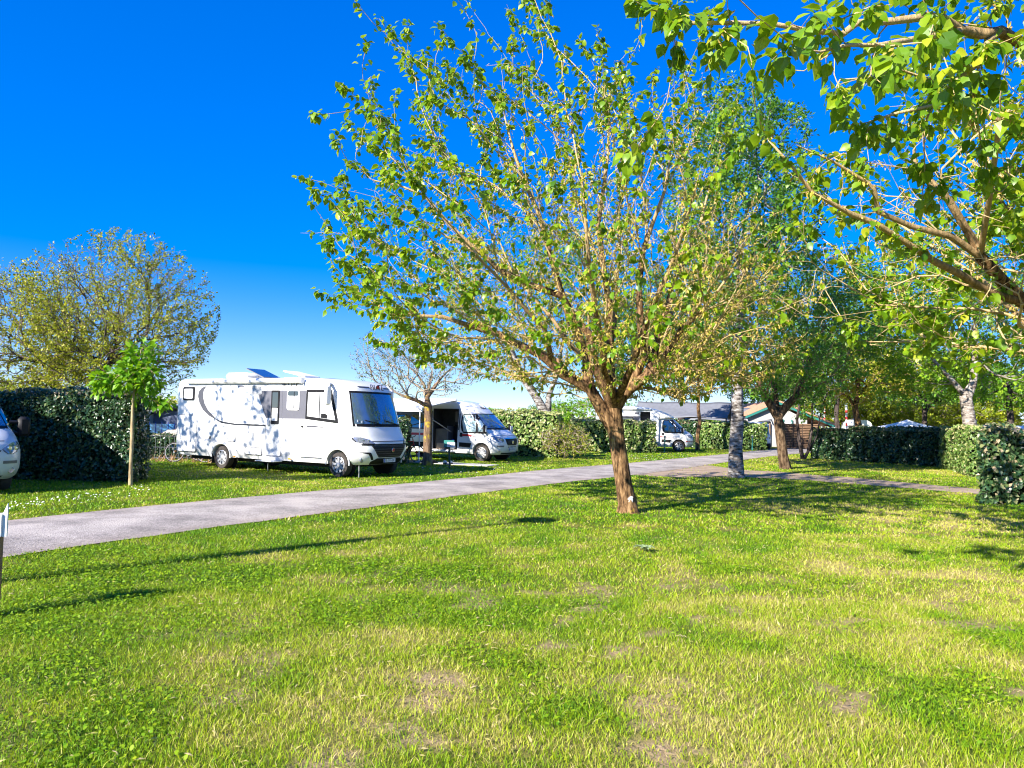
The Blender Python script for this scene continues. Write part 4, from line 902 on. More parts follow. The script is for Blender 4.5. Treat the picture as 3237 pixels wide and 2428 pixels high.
# ================================================================== vehicles (local axes: x forward from the front axle, y left, z up)
class Shell:
    """a vehicle body described by level: z -> (front x, half width); the front is bowed in plan"""
    def __init__(self, lv, xr, bow=(.10, .22, 8), rear_r=.06):
        self.z = np.array([l[0] for l in lv]); self.xf_ = np.array([l[1] for l in lv]); self.w_ = np.array([l[2] for l in lv]); self.xr = xr; self.bow = bow; self.rr = rear_r
    def xf(self, z): return float(np.interp(z, self.z, self.xf_))
    def w(self, z): return float(np.interp(z, self.z, self.w_))
    def F(self, y, z):
        t = min(1.0, abs(y) / self.w(z)); b = self.bow; return self.xf(z) - b[0] * t ** 2 - b[1] * t ** b[2]
    def loop(self, z, n=22):
        w = self.w(z); r = self.rr; o = [(self.xr + r, -w), (self.xr + r * .3, -w + r * .3), (self.xr, -w + r), (self.xr, w - r), (self.xr + r * .3, w - r * .3), (self.xr + r, w)]
        xe = self.F(w, z); o = o[3:] + [(self.xr + (xe - self.xr) * k / 6, w) for k in range(1, 6)]
        o += [(self.F(y, z), y) for y in [w * math.sin(math.pi / 2 * (1 - 2 * k / n)) for k in range(n + 1)]]
        o += [(self.xr + (xe - self.xr) * k / 6, -w) for k in range(5, 0, -1)] + [(self.xr + r, -w), (self.xr + r * .3, -w + r * .3), (self.xr, -w + r)]
        return [(x, y, z) for x, y in o]
    def body(self, sub=3):
        zs = []
        for a, b in zip(self.z[:-1], self.z[1:]): zs += [a + (b - a) * k / sub for k in range(sub)]
        zs.append(self.z[-1]); L = [self.loop(z) for z in zs]; m = len(L[0]); mb = MB()
        mb.v = [p for l in L for p in l]
        mb.f = [(i * m + k, i * m + (k + 1) % m, (i + 1) * m + (k + 1) % m, (i + 1) * m + k) for i in range(len(L) - 1) for k in range(m)]
        mb.f += [tuple(range(m))[::-1], tuple((len(L) - 1) * m + k for k in range(m))]
        return mb
    def rows(self, rows, n):
        z = np.array([r[0] for r in rows]); zz = np.linspace(z[0], z[-1], n + 1)
        return [(q, np.interp(q, z, [r[1] for r in rows]) if z[0] < z[-1] else np.interp(-q, -z, [r[1] for r in rows]), np.interp(q, z, [r[2] for r in rows]) if z[0] < z[-1] else np.interp(-q, -z, [r[2] for r in rows])) for q in zz]
    def front(self, rows, off=.008, n=8, m=12, mb=None):
        """patch on the front: rows of (z, y from, y to), bottom first"""
        mb = mb or MB(); out = []; ins = []
        for z, a, b in self.rows(rows, n):
            out.append([(self.F(a + (b - a) * k / m, z) + off, a + (b - a) * k / m, z) for k in range(m + 1)]); ins.append([(x - off - .02, y, z_) for x, y, z_ in out[-1]])
        return self._slab(mb, out, ins)
    def side(self, rows, off=.008, n=6, m=6, s=-1, mb=None):
        """patch on a side: rows of (z, x from, x to), bottom first"""
        mb = mb or MB(); out = []; ins = []
        for z, a, b in self.rows(rows, n):
            out.append([(a + (b - a) * k / m, s * (self.ys(a + (b - a) * k / m, z) + off), z) for k in range(m + 1)]); ins.append([(x, y - s * (off + .02), z_) for x, y, z_ in out[-1]])
        return self._slab(mb, out, ins)
    def ys(self, x, z):
        w = self.w(z)
        if x <= self.F(w, z): return w
        lo, hi = 0, w
        for _ in range(24):
            m = (lo + hi) / 2
            if self.F(m, z) > x: lo = m
            else: hi = m
        return lo
    def _slab(self, mb, A, B):
        n, m = len(A), len(A[0]); vs = [p for r in A for p in r] + [p for r in B for p in r]; o = n * m
        fs = [(i * m + k, i * m + k + 1, (i + 1) * m + k + 1, (i + 1) * m + k) for i in range(n - 1) for k in range(m - 1)]
        fs += [(o + f[3], o + f[2], o + f[1], o + f[0]) for f in list(fs)]
        edge = [k for k in range(m)] + [i * m + m - 1 for i in range(1, n)] + [(n - 1) * m + k for k in range(m - 2, -1, -1)] + [i * m for i in range(n - 2, 0, -1)]
        fs += [(edge[i], edge[(i + 1) % len(edge)], o + edge[(i + 1) % len(edge)], o + edge[i]) for i in range(len(edge))]
        return mb.add(vs, fs)

def carve(obj, cutters):
    """cut openings out of a body"""
    tmp = []
    for i, mb in enumerate(cutters):
        c = mb.build('cut', M['void'], obj.parent); tmp.append(c); md = obj.modifiers.new('b', 'BOOLEAN'); md.operation = 'DIFFERENCE'; md.solver = 'EXACT'; md.object = c
    dg = bpy.context.evaluated_depsgraph_get(); me = bpy.data.meshes.new_from_object(obj.evaluated_get(dg)); obj.modifiers.clear()
    old = obj.data; obj.data = me
    for c in tmp: bpy.data.objects.remove(c, do_unlink=True)
    me.materials.clear(); me.materials.append(old.materials[0])
    return obj
def wheel(root, x, y, r=.345, s=-1, spokes=8, w=.22):
    """tyre with a rim and spokes; s is the side that faces out"""
    t = MB().lathe((x, y, r), [(r * .60, -s * w * .5), (r * .93, -s * w * .5), (r, -s * w * .38), (r, s * w * .38), (r * .95, s * w * .5), (r * .68, s * w * .5), (r * .64, s * w * .40)], 28).build('wheel', M['tyre'], root, smooth=True)
    MB().lathe((x, y + s * w * .28, r), [(.01, -.02), (r * .66, -.02), (r * .66, .045 * s), (r * .60, .055 * s), (r * .58, .0)], 28).build('rim', M['alloy'], t, smooth=True)
    sp = MB()
    for k in range(spokes):
        a = 2 * math.pi * k / spokes + .2; c = Vector((x + math.cos(a) * r * .36, y + s * (w * .28 + .025), r + math.sin(a) * r * .36)); sp.box(c, (r * .56, .03, r * .20), ry=-a)
    sp.lathe((x, y + s * w * .28, r), [(r * .20, 0), (r * .20, .05 * s), (r * .08, .06 * s)], 16)
    sp.build('spokes', M['alloy'], t)
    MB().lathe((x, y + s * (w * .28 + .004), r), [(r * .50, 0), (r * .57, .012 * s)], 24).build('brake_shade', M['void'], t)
    return t
def plate(root, x, y, z, txt, rz=0, w=.52, ry=0):
    p = MB().box((0, 0, 0), (.012, w, .11), bev=.004).build('number_plate', M['plate'], root); p.location = (x, y, z); p.rotation_euler = (0, ry, rz)
    if txt:
        text_mesh('lettering', txt, .095, M['ink'], p, (.0065, .015, -.002), (R(90), 0, R(90)), .0015)
        MB().box((.0068, -w / 2 + .022, 0), (.004, .04, .104)).build('blue_band', M['blue'], p)
    return p
def rounded(x0, x1, z0, z1, r, n=4):
    o = []
    for cx, cz, a0 in ((x1 - r, z1 - r, 0), (x0 + r, z1 - r, 90), (x0 + r, z0 + r, 180), (x1 - r, z0 + r, 270)):
        o += [(cx + r * math.cos(R(a0 + 90 * k / n)), cz + r * math.sin(R(a0 + 90 * k / n))) for k in range(n + 1)]
    return o
def sidep(poly, w, t, s=-1): return MB().prism(poly, s * w, s * (w + t))

# ------------------------------------------------------------------ the integrated motorhome
def motorhome():
    fw = G(339.5, 477.2); rw = G(223, 468.4); hd = math.atan2(fw.y - rw.y, fw.x - rw.x)
    w = 1.14; n_ = Vector((math.sin(hd), -math.cos(hd), 0)); org = fw - n_ * (w - .10); wb = (fw - rw).length
    root = empty('motorhome', org, hd, 'large white integrated motorhome with grey swoosh on the grass left of the lane', 'motorhome')
    xr = -wb - 2.22
    S = Shell([(.36, .74, 1.06), (.46, .86, 1.10), (.60, .93, w), (.80, .96, w), (.98, .93, w), (1.10, .86, w), (1.25, .79, w), (1.42, .70, w), (1.70, .60, w), (2.0, .49, w), (2.30, .38, w), (2.44, .32, w), (2.54, .27, 1.135), (2.64, .12, 1.12), (2.72, -.12, 1.08), (2.77, -.45, 1.0), (2.80, -.95, .88)], xr, (.10, .34, 5), .10)
    body = S.body(2).build('body', M['paint'], root, smooth=True)
    carve(body, [MB().lathe((0, s * (w - .12), .36), [(.43, -.20), (.43, .20)], 32) for s in (-1, 1)] + [MB().lathe((-wb, s * (w - .12), .36), [(.40, -.20), (.40, .20)], 32) for s in (-1, 1)])
    for p in body.data.polygons: p.use_smooth = True
    try: body.data.set_sharp_from_angle(angle=R(35))
    except Exception: pass
    for xx in (0, -wb):
        for s in (-1, 1):
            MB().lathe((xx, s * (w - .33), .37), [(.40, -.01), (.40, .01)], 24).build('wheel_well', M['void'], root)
            wheel(root, xx, s * (w - .14), .345, s, 9)
            arc = [(xx + .43 * math.cos(a), s * (w + .004), .36 + .43 * math.sin(a)) for a in np.linspace(R(-2), R(182), 22)]
            MB().tube(arc, .022, 6).build('wheel_arch_lip', M['plastic_white'], root, smooth=True)
    MB().box(((xr + .5) / 2 - .1, 0, .31), (abs(xr) - .6, 1.7, .14)).build('chassis', M['void'], root)
    # side decals
    sw = [(xr + 1.42, 2.56), (xr + 1.20, 2.50), (xr + 1.06, 2.38), (xr + 1.04, 2.22), (xr + 1.12, 2.02), (xr + 1.30, 1.80), (xr + 1.60, 1.62), (xr + 1.95, 1.50), (xr + 1.80, 1.62), (xr + 1.52, 1.82), (xr + 1.36, 2.02), (xr + 1.28, 2.22), (xr + 1.30, 2.40)]
    sidep(sw, w, .003).build('swoosh_decal', M['grey_decal'], root)
    x0 = xr + 1.85
    line = [(x0, 1.54), (x0 + .4, 1.45), (x0 + .95, 1.405), (x0 + 2.9, 1.395), (x0 + 2.9, 1.345), (x0 + .95, 1.352), (x0 + .35, 1.40)]
    sidep(line, w, .0035).build('stripe_decal', M['dark_decal'], root)
    sidep([(-3.30, 2.40), (-1.27, 2.42), (-1.27, 1.60), (-2.86, 1.58), (-3.0, 1.8), (-3.15, 2.1)], w, .0025).build('window_band', M['pale_decal'], root)
    sidep([(-1.22, 1.40), (-.9, 1.41), (-.32, 1.35), (-.9, 1.37), (-1.22, 1.36)], w, .003).build('stroke_decal', M['grey_decal'], root)
    def panel(name, x0, x1, z0, z1, r=.06):
        sidep(rounded(x0 - .018, x1 + .018, z0 - .018, z1 + .018, r + .012), w, .0015).build('seam', M['seam'], root)
        return sidep(rounded(x0, x1, z0, z1, r), w, .006).build(name, M['paint'], root)
    panel('garage_door', xr + .12, xr + 1.02, .48, 1.62)
    hatch = panel('service_hatch', xr + 2.52, xr + 2.84, .86, 1.20, .03)
    panel('locker_door', -3.72, -3.02, .50, .70, .04)
    sidep(rounded(xr + 1.66, xr + 1.72, .90, .98, .02), w, .012).build('filler_cap', M['seam'], root)
    # windows
    def window(x0, x1, z0, z1, blind=True, r=.06):
        f = sidep(rounded(x0, x1, z0, z1, r), w, .028).build('window', M['black'], root)
        sidep(rounded(x0 + .06, x1 - .06, z0 + .055, z1 - .07, r * .7), w + .028, .006).build('pane', M['blind'] if blind else M['glass_dark'], f)
        return f
    f = window(xr + .33, xr + .88, 2.10, 2.54); 
    for k in range(9): MB().box((xr + .605, -(w + .036), 2.155 + k * .043), (.46, .004, .006)).build('blind_slat', M['pale_decal'], f)
    f = sidep(rounded(-2.02, -1.52, 1.84, 2.44, .08), w, .02).build('window', M['plastic_white'], root)
    sidep(rounded(-1.98, -1.56, 1.88, 2.40, .06), w + .02, .006).build('pane', M['blind'], f)
    sidep(rounded(-1.98, -1.56, 2.26, 2.40, .05), w + .026, .004).build('dark_top', M['glass_dark'], f); sidep([(-1.74, 1.9), (-1.71, 1.9), (-1.71, 2.38), (-1.74, 2.38)], w + .026, .005).build('mullion', M['black'], f)
    # entrance door
    dr = panel('entrance_door', -2.87, -2.22, .50, 2.60, .06)
    sidep([(-2.87, 1.60), (-2.22, 1.60), (-2.22, 2.42), (-2.87, 2.42)], w + .006, .0025).build('door_band', M['pale_decal'], dr)
    pn = sidep(rounded(-2.66, -2.33, 1.42, 2.42, .04), w + .006, .02).build('door_window', M['black'], dr)
    sidep(rounded(-2.61, -2.38, 1.52, 1.90, .02), w + .026, .004).build('blind', M['blind'], pn); sidep(rounded(-2.61, -2.38, 1.92, 2.36, .02), w + .026, .003).build('pane', M['glass_dark'], pn)
    MB().box((-2.76, -(w + .03), 1.46), (.10, .04, .16), bev=.015).build('handle', M['plastic_white'], dr)
    MB().box((-2.6, -(w + .10), .34), (.78, .34, .035), bev=.01).build('entry_step', M['plastic_white'], root)
    # cab side window with its black frame
    def cabwin(s):
        o = [(-1.27, 1.60), (-.02, 1.50), (-.04, 1.62), (-.30, 2.44), (-1.25, 2.44)]; i = [(-1.20, 1.68), (-.12, 1.585), (-.36, 2.34), (-.50, 2.36), (-1.18, 2.36)]
        f = sidep(o, w, .016, s).build('cab_window', M['black'], root); sidep(i, w + .016, .004, s).build('pane', M['blind'], f)
        sidep([(-.74, 1.63), (-.71, 1.63), (-.71, 2.35), (-.74, 2.35)], w + .02, .008, s).build('mullion', M['black'], f)
        sidep([(-.66, 1.64), (-.42, 1.62), (-.42, 1.72), (-.5, 1.76), (-.66, 1.76)], w + .02, .004, s).build('trim', M['black'], f)
    cabwin(-1); cabwin(1)
    for s in (-1, 1):
        mr = MB().tube([(-.38, s * (w - .02), 2.60), (-.28, s * (w + .16), 2.60), (-.22, s * (w + .22), 2.50)], .05, 8); mr.box((-.22, s * (w + .24), 2.27), (.12, .20, .56), bev=.05, rz=s * .3)
        q = mr.build('mirror', M['plastic_white'], root, smooth=True); MB().box((-.285, s * (w + .24), 2.27), (.01, .15, .46)).build('mirror_glass', M['glass_dark'], q)
    # vents, markers
    for (x0_, x1_, z0_, z1_, k) in ((-3.55, -3.10, 2.30, 2.56, 7), (-3.42, -3.18, 1.02, 1.28, 8)):
        v = sidep(rounded(x0_, x1_, z0_, z1_, .02), w, .012).build('vent', M['plastic_white'], root)
        for i in range(k): MB().box(((x0_ + x1_) / 2, -(w + .013), z0_ + .03 + i * (z1_ - z0_ - .05) / (k - 1)), (x1_ - x0_ - .05, .006, .010)).build('slat', M['seam'], v)
    sidep([(-4.0 + .14 * math.cos(a), 2.545 + .022 * math.sin(a)) for a in np.linspace(0, 2 * math.pi, 14)[:-1]], w, .012).build('marker_lamp', M['pale_decal'], root)
    for x_, z_ in ((xr + .06, .45), (-wb + .62, .40), (-1.85, .43)):
        MB().box((x_, -(w + .008), z_), (.10, .02, .045), bev=.008).build('side_marker', M['orange'], root)
    sidep(rounded(-1.42, -1.36, 1.35, 1.41, .02), w, .02).build('lock', M['black'], root)
    sidep([(-1.45, .52), (-.62, .52), (-.62, .50), (-1.45, .50)], w, .0025).build('skirt_seam', M['seam'], root)
    # awning cassette, roof gear
    MB().box(((xr + .5 - 1.42) / 2, -(w + .05), 2.70), (abs(xr + .5 + 1.42), .17, .15), bev=.045).build('awning_cassette', M['plastic_white'], root, smooth=False)
    MB().box((-1.40, -(w + .05), 2.70), (.05, .18, .17), bev=.02).build('awning_end_cap', M['plastic_white'], root)
    MB().box((xr + 1.95, 0, 2.91), (1.0, 1.0, .22), bev=.09).build('air_conditioner', M['plastic_white'], root, smooth=True)
    sp = MB().box((xr + 3.05, -.3, 2.98), (.82, .70, .035), ry=R(20)).build('solar_panel', M['solar'], root); MB().box((xr + 3.05, -.3, 2.976), (.86, .74, .025), ry=R(20)).build('frame', M['metal_grey'], sp)
    MB().tube([(xr + 2.75, -.3, 2.8), (xr + 2.85, -.3, 3.0)], .012, 6).build('strut', M['metal_grey'], sp)
    h = MB().box((-2.55, -.1, 2.96), (.95, .66, .05), ry=R(11), bev=.02).build('roof_hatch', M['plastic_white'], root); MB().box((-2.5, -.1, 2.82), (.9, .7, .06), bev=.02).build('hatch_rim', M['plastic_white'], h); MB().tube([(-2.3, -.35, 2.83), (-2.6, -.35, 2.96)], .01, 6).build('strut', M['metal_grey'], h)
    MB().box((-3.7, .1, 2.83), (.4, .4, .06), bev=.02).build('skylight', M['plastic_white'], root); MB().box((-1.5, 0, 2.812), (.55, .55, .025), bev=.01).build('skylight', M['glass_dark'], root)
    # front
    S.front([(1.42, -1.03, 1.03), (2.42, -.93, .93)], .006, 8, 16).build('windscreen_surround', M['black'], root, smooth=True)
    ws = S.front([(1.50, -.985, .985), (2.36, -.90, .90)], .012, 8, 16).build('windscreen', M['glass_screen'], root, smooth=True)
    for y0, y1 in ((-.72, -.05), (.05, .72)):
        MB().tube([(S.F(y1, 1.47) + .03, y1, 1.47), (S.F((y0 + y1) / 2, 1.53) + .04, (y0 + y1) / 2, 1.535), (S.F(y0, 1.60) + .03, y0, 1.60)], .011, 6).build('wiper', M['black'], ws)
    for y_, z_ in ((-.90, 1.58), (-.80, 1.555)): MB().box((S.F(y_, z_) + .017, y_, z_), (.006, .07, .06), rz=R(14)).build('sticker', M['plate'], ws)
    bl = 2.545
    pl = S.front([(bl - .02, -.62, -.21), (bl + .02, -.66, -.21)], .004, 2, 6).build('brow_stripe', M['dark_decal'], root); S.front([(bl - .02, .42, .72), (bl + .02, .42, .74)], .004, 2, 6).build('brow_stripe', M['dark_decal'], root)
    t = text_mesh('lettering', 'PiL TE', .23, M['ink'], root, (S.F(.1, bl) + .02, .10, bl), (R(90), 0, R(90)), .004); t.rotation_euler = (R(78), 0, R(91))
    em = MB().lathe((S.F(.14, bl) + .02, .135, bl + .002), [(.075, -.004), (.075, .006)], 20, 'x').build('emblem', M['ink'], root); MB().lathe((S.F(.14, bl) + .03, .13, bl + .008), [(.048, -.002), (.048, .004)], 18, 'x').build('emblem_core', M['redlens'], em)
    text_mesh('lettering', 'PiLOTE', .22, M['ink'], root, (-1.95, -(w + .001), 2.60), (R(90), 0, 0), .002)
    # bonnet lip, grille, lamps, bumper
    S.front([(1.005, -.98, .98), (1.03, -.99, .99)], .004, 1, 16).build('bonnet_seam', M['seam'], root)
    S.front([(.905, -.98, .98), (.945, -.98, .98)], .012, 1, 16).build('grille_rim', M['black'], root)
    gr = S.front([(.565, -.46, .46), (.62, -.52, .52), (.90, -.74, .74)], .010, 5, 12).build('grille', M['black'], root)
    for k in range(5):
        z_ = .60 + k * .065; h_ = .50 + (z_ - .60) * .75; S.front([(z_, -h_, h_), (z_ + .014, -h_, h_)], .022, 1, 12).build('grille_bar', M['dark_decal'], gr)
    em = MB().lathe((S.F(.05, .77) + .03, .05, .77), [(.062, -.006), (.062, .010), (.05, .014)], 20, 'x').build('emblem', M['chrome'], gr); MB().lathe((S.F(.05, .77) + .042, .05, .77), [(.05, 0), (.05, .006)], 18, 'x').build('emblem_core', M['redlens'], em)
    for s in (-1, 1):
        a, b = sorted((s * .66, s * 1.08)); rows_ = [(.96, s * .66, s * .92), (1.0, s * .68, s * 1.06), (1.08, s * .80, s * 1.10), (1.13, s * .95, s * 1.08)]
        rows_ = [(z_, min(p, q), max(p, q)) for z_, p, q in rows_]
        hl = S.front([(z_ - .012, p - .02, q + .02) for z_, p, q in rows_], .006, 4, 8).build('headlight', M['black'], root); S.front(rows_, .014, 4, 8).build('lens', M['lens'], hl, smooth=True)
        for yk in (.80, .93): MB().lathe((S.F(s * yk, 1.04) + .02, s * yk, 1.045), [(.034, -.01), (.034, .006), (.02, .008)], 14, 'x').build('lamp', M['chrome'], hl)
        rr = [(.50, .62, .68), (.62, .70, .78), (.68, .74, .82), (.70, .74, 1.04), (.715, .78, 1.06)]
        S.front([(z_, min(s * p, s * q), max(s * p, s * q)) for z_, p, q in rr], .008, 8, 4).build('daylight_trim', M['black'], root)
        MB().lathe((S.F(s * .92, .50) + .005, s * .92, .50), [(.07, -.03), (.07, .006), (.05, .012)], 16, 'x').build('fog_lamp', M['lens'], root)
    S.front([(.365, -.62, .62), (.45, -.68, .68), (.545, -.50, .50)], .012, 4, 10).build('lower_bumper', M['black'], root)
    S.front([(.362, -.60, .60), (.378, -.60, .60)], .022, 1, 10).build('bumper_lip', M['pale_decal'], root)
    plate(root, S.F(0, .47) + .03, .02, .475, 'EL-311-DF')
    for x_ in (-.3, -wb + .9):
        MB().box((x_ + .75, -.75, .17), (.03, .03, .34)).build('jack_leg', M['metal_grey'], root)
    MB().box((-wb - .44, -(w - .16), .30), (.02, .26, .30)).build('mud_flap', M['void'], root)
    return root
motorhome()

# ------------------------------------------------------------------ delivery-van cabs
DUC = [(.28, .70, .94), (.36, .80, .99), (.50, .87, 1.02), (.70, .90, 1.02), (.86, .88, 1.02), (.96, .84, 1.01), (1.04, .77, 1.0), (1.12, .68, 1.0), (1.20, .56, .99), (1.27, .44, .985), (1.32, .37, .98), (1.60, .08, .955), (1.90, -.24, .92), (2.02, -.38, .90)]
def van_front(root, S, plate_txt, badge='chrome', seg=True, grille_z=(.62, .90), lettering=False, dark_bumper=False):
    ws = S.front([(1.29, -.90, .90), (1.94, -.76, .76)], .006, 8, 14).build('windscreen_surround', M['black'], root, smooth=True)
    p = S.front([(1.35, -.86, .86), (1.90, -.73, .73)], .012, 8, 14).build('windscreen', M['glass_screen'], root, smooth=True)
    for a, b in ((-.7, -.05), (.05, .7)): MB().tube([(S.F(b, 1.33) + .03, b, 1.33), (S.F(a, 1.40) + .03, a, 1.42)], .010, 6).build('wiper', M['black'], p)
    for s in (-1, 1):
        rr = [(.80, .72, .80), (.88, .60, .98), (.97, .70, .99), (1.03, .86, .97)]
        rr = [(z_, min(s * a, s * b), max(s * a, s * b)) for z_, a, b in rr]
        hl = S.front([(z_ - .008, a - .015, b + .015) for z_, a, b in rr], .005, 5, 8).build('headlight', M['seam'], root); S.front(rr, .012, 5, 8).build('lens', M['lens'], hl, smooth=True)
        for yk in (.74, .86): MB().lathe((S.F(s * yk, .91) + .012, s * yk, .91), [(.045, -.01), (.045, .008), (.02, .012)], 14, 'x').build('lamp', M['chrome'], hl)
        MB().lathe((S.F(s * .80, .46) + .004, s * .80, .46), [(.065, -.03), (.065, .008), (.05, .012)], 16, 'x').build('fog_lamp', M['lens'], root)
        S.front([(.60, min(s * .62, s * .92), max(s * .62, s * .92)), (.66, min(s * .62, s * .92), max(s * .62, s * .92))], .006, 1, 5).build('bumper_vent', M['pale_decal'], root)
    z0, z1 = grille_z
    gr = S.front([(z0, -.36, .36), (z0 + .06, -.44, .44), (z1, -.52, .52)], .010, 5, 10).build('grille', M['black'], root)
    for k in range(4):
        z_ = z0 + .05 + k * (z1 - z0 - .06) / 4; S.front([(z_, -.40, .40), (z_ + .012, -.40, .40)], .020, 1, 8).build('grille_bar', M['dark_decal'], gr)
    S.front([(z1, -.56, .56), (z1 + .03, -.58, .58)], .014, 1, 10).build('grille_rim', M['chrome' if not dark_bumper else 'black'], gr)
    zb = (z0 + z1) / 2
    for y_ in (-.035, .035): MB().box((S.F(y_, zb) + .03, y_, zb), (.012, .045, .13), bev=.004).build('badge', M['chrome'], gr)
    for k in range(6): S.front([(z0 - .085, -.34 + k * .12, -.26 + k * .12), (z0 - .045, -.34 + k * .12, -.26 + k * .12)], .006, 1, 2).build('intake_slot', M['black'], root)
    S.front([(.30, -.60, .60), (.36, -.66, .66)], .008, 2, 8).build('lower_grille', M['black'], root)
    plate(root, S.F(0, z0 - .16) + .02, 0, z0 - .16, plate_txt)
    S.front([(1.045, -.66, .66), (1.06, -.68, .68)], .003, 1, 12).build('bonnet_seam', M['seam'], root)
def cab_side(root, S, s, door_rear=-1.05, handle=True, pane='glass_pale', mirror=True):
    f = S.side([(1.12, door_rear + .20, .18), (1.24, door_rear + .08, .22), (1.42, door_rear + .05, .12), (1.66, door_rear + .05, -.12), (1.88, door_rear + .09, -.34), (1.92, door_rear + .16, -.42)], .006, 8, 8, s).build('cab_window', M['black'], root, smooth=True)
    S.side([(1.18, door_rear + .20, -.26), (1.60, door_rear + .11, -.30), (1.87, door_rear + .15, -.40)], .012, 5, 5, s).build('pane', M[pane], f)
    S.side([(1.20, -.18, .12), (1.40, -.18, .08), (1.68, -.22, -.16)], .012, 5, 4, s).build('pane', M[pane], f)
    for a, b in (((door_rear, .48), (door_rear, 1.95)), ((.12, .62), (.22, 1.2)), ((door_rear, .48), (-.42, .46))):
        MB().tube([(a[0], s * (S.ys(a[0], a[1]) + .001), a[1]), ((a[0] + b[0]) / 2, s * (S.ys((a[0] + b[0]) / 2, (a[1] + b[1]) / 2) + .001), (a[1] + b[1]) / 2), (b[0], s * (S.ys(b[0], b[1]) + .001), b[1])], .006, 5).build('door_seam', M['seam'], root)
    if handle: MB().box((door_rear + .10, s * (S.w(1.05) + .012), 1.05), (.12, .03, .17), bev=.012).build('door_handle', M['black'], root)
    if mirror:
        q = MB().tube([(.14, s * (S.w(1.28) - .05), 1.18), (.20, s * (S.w(1.28) + .08), 1.18)], .04, 7).box((.20, s * (S.w(1.28) + .14), 1.30), (.13, .20, .36), bev=.05, rz=-s * .2).build('mirror', M['black'], root, smooth=True)
        MB().box((.275, s * (S.w(1.28) + .145), 1.32), (.02, .17, .24), bev=.01, rz=-s * .2).build('mirror_cover', M['plastic_white'], q)
    MB().prism([(door_rear + .02, .56), (-.52, .54), (-.46, .72), (door_rear + .02, .74)], s * 1.015, s * 1.032).build('rub_strip', M['black'], root)
def arches(root, body, xs, hw, r=.41, rw=.34, extra=(), spokes=8, wy=None):
    carve(body, [MB().lathe((x, s * (hw - .12), .35), [(r, -.18), (r, .20)], 28) for x in xs for s in (-1, 1)] + list(extra))
    for p in body.data.polygons: p.use_smooth = True
    try: body.data.set_sharp_from_angle(angle=R(35))
    except Exception: pass
    for x in xs:
        for s in (-1, 1):
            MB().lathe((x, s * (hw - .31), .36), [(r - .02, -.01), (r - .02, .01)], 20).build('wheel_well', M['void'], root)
            wheel(root, x, s * (hw - .15), rw, s, spokes)

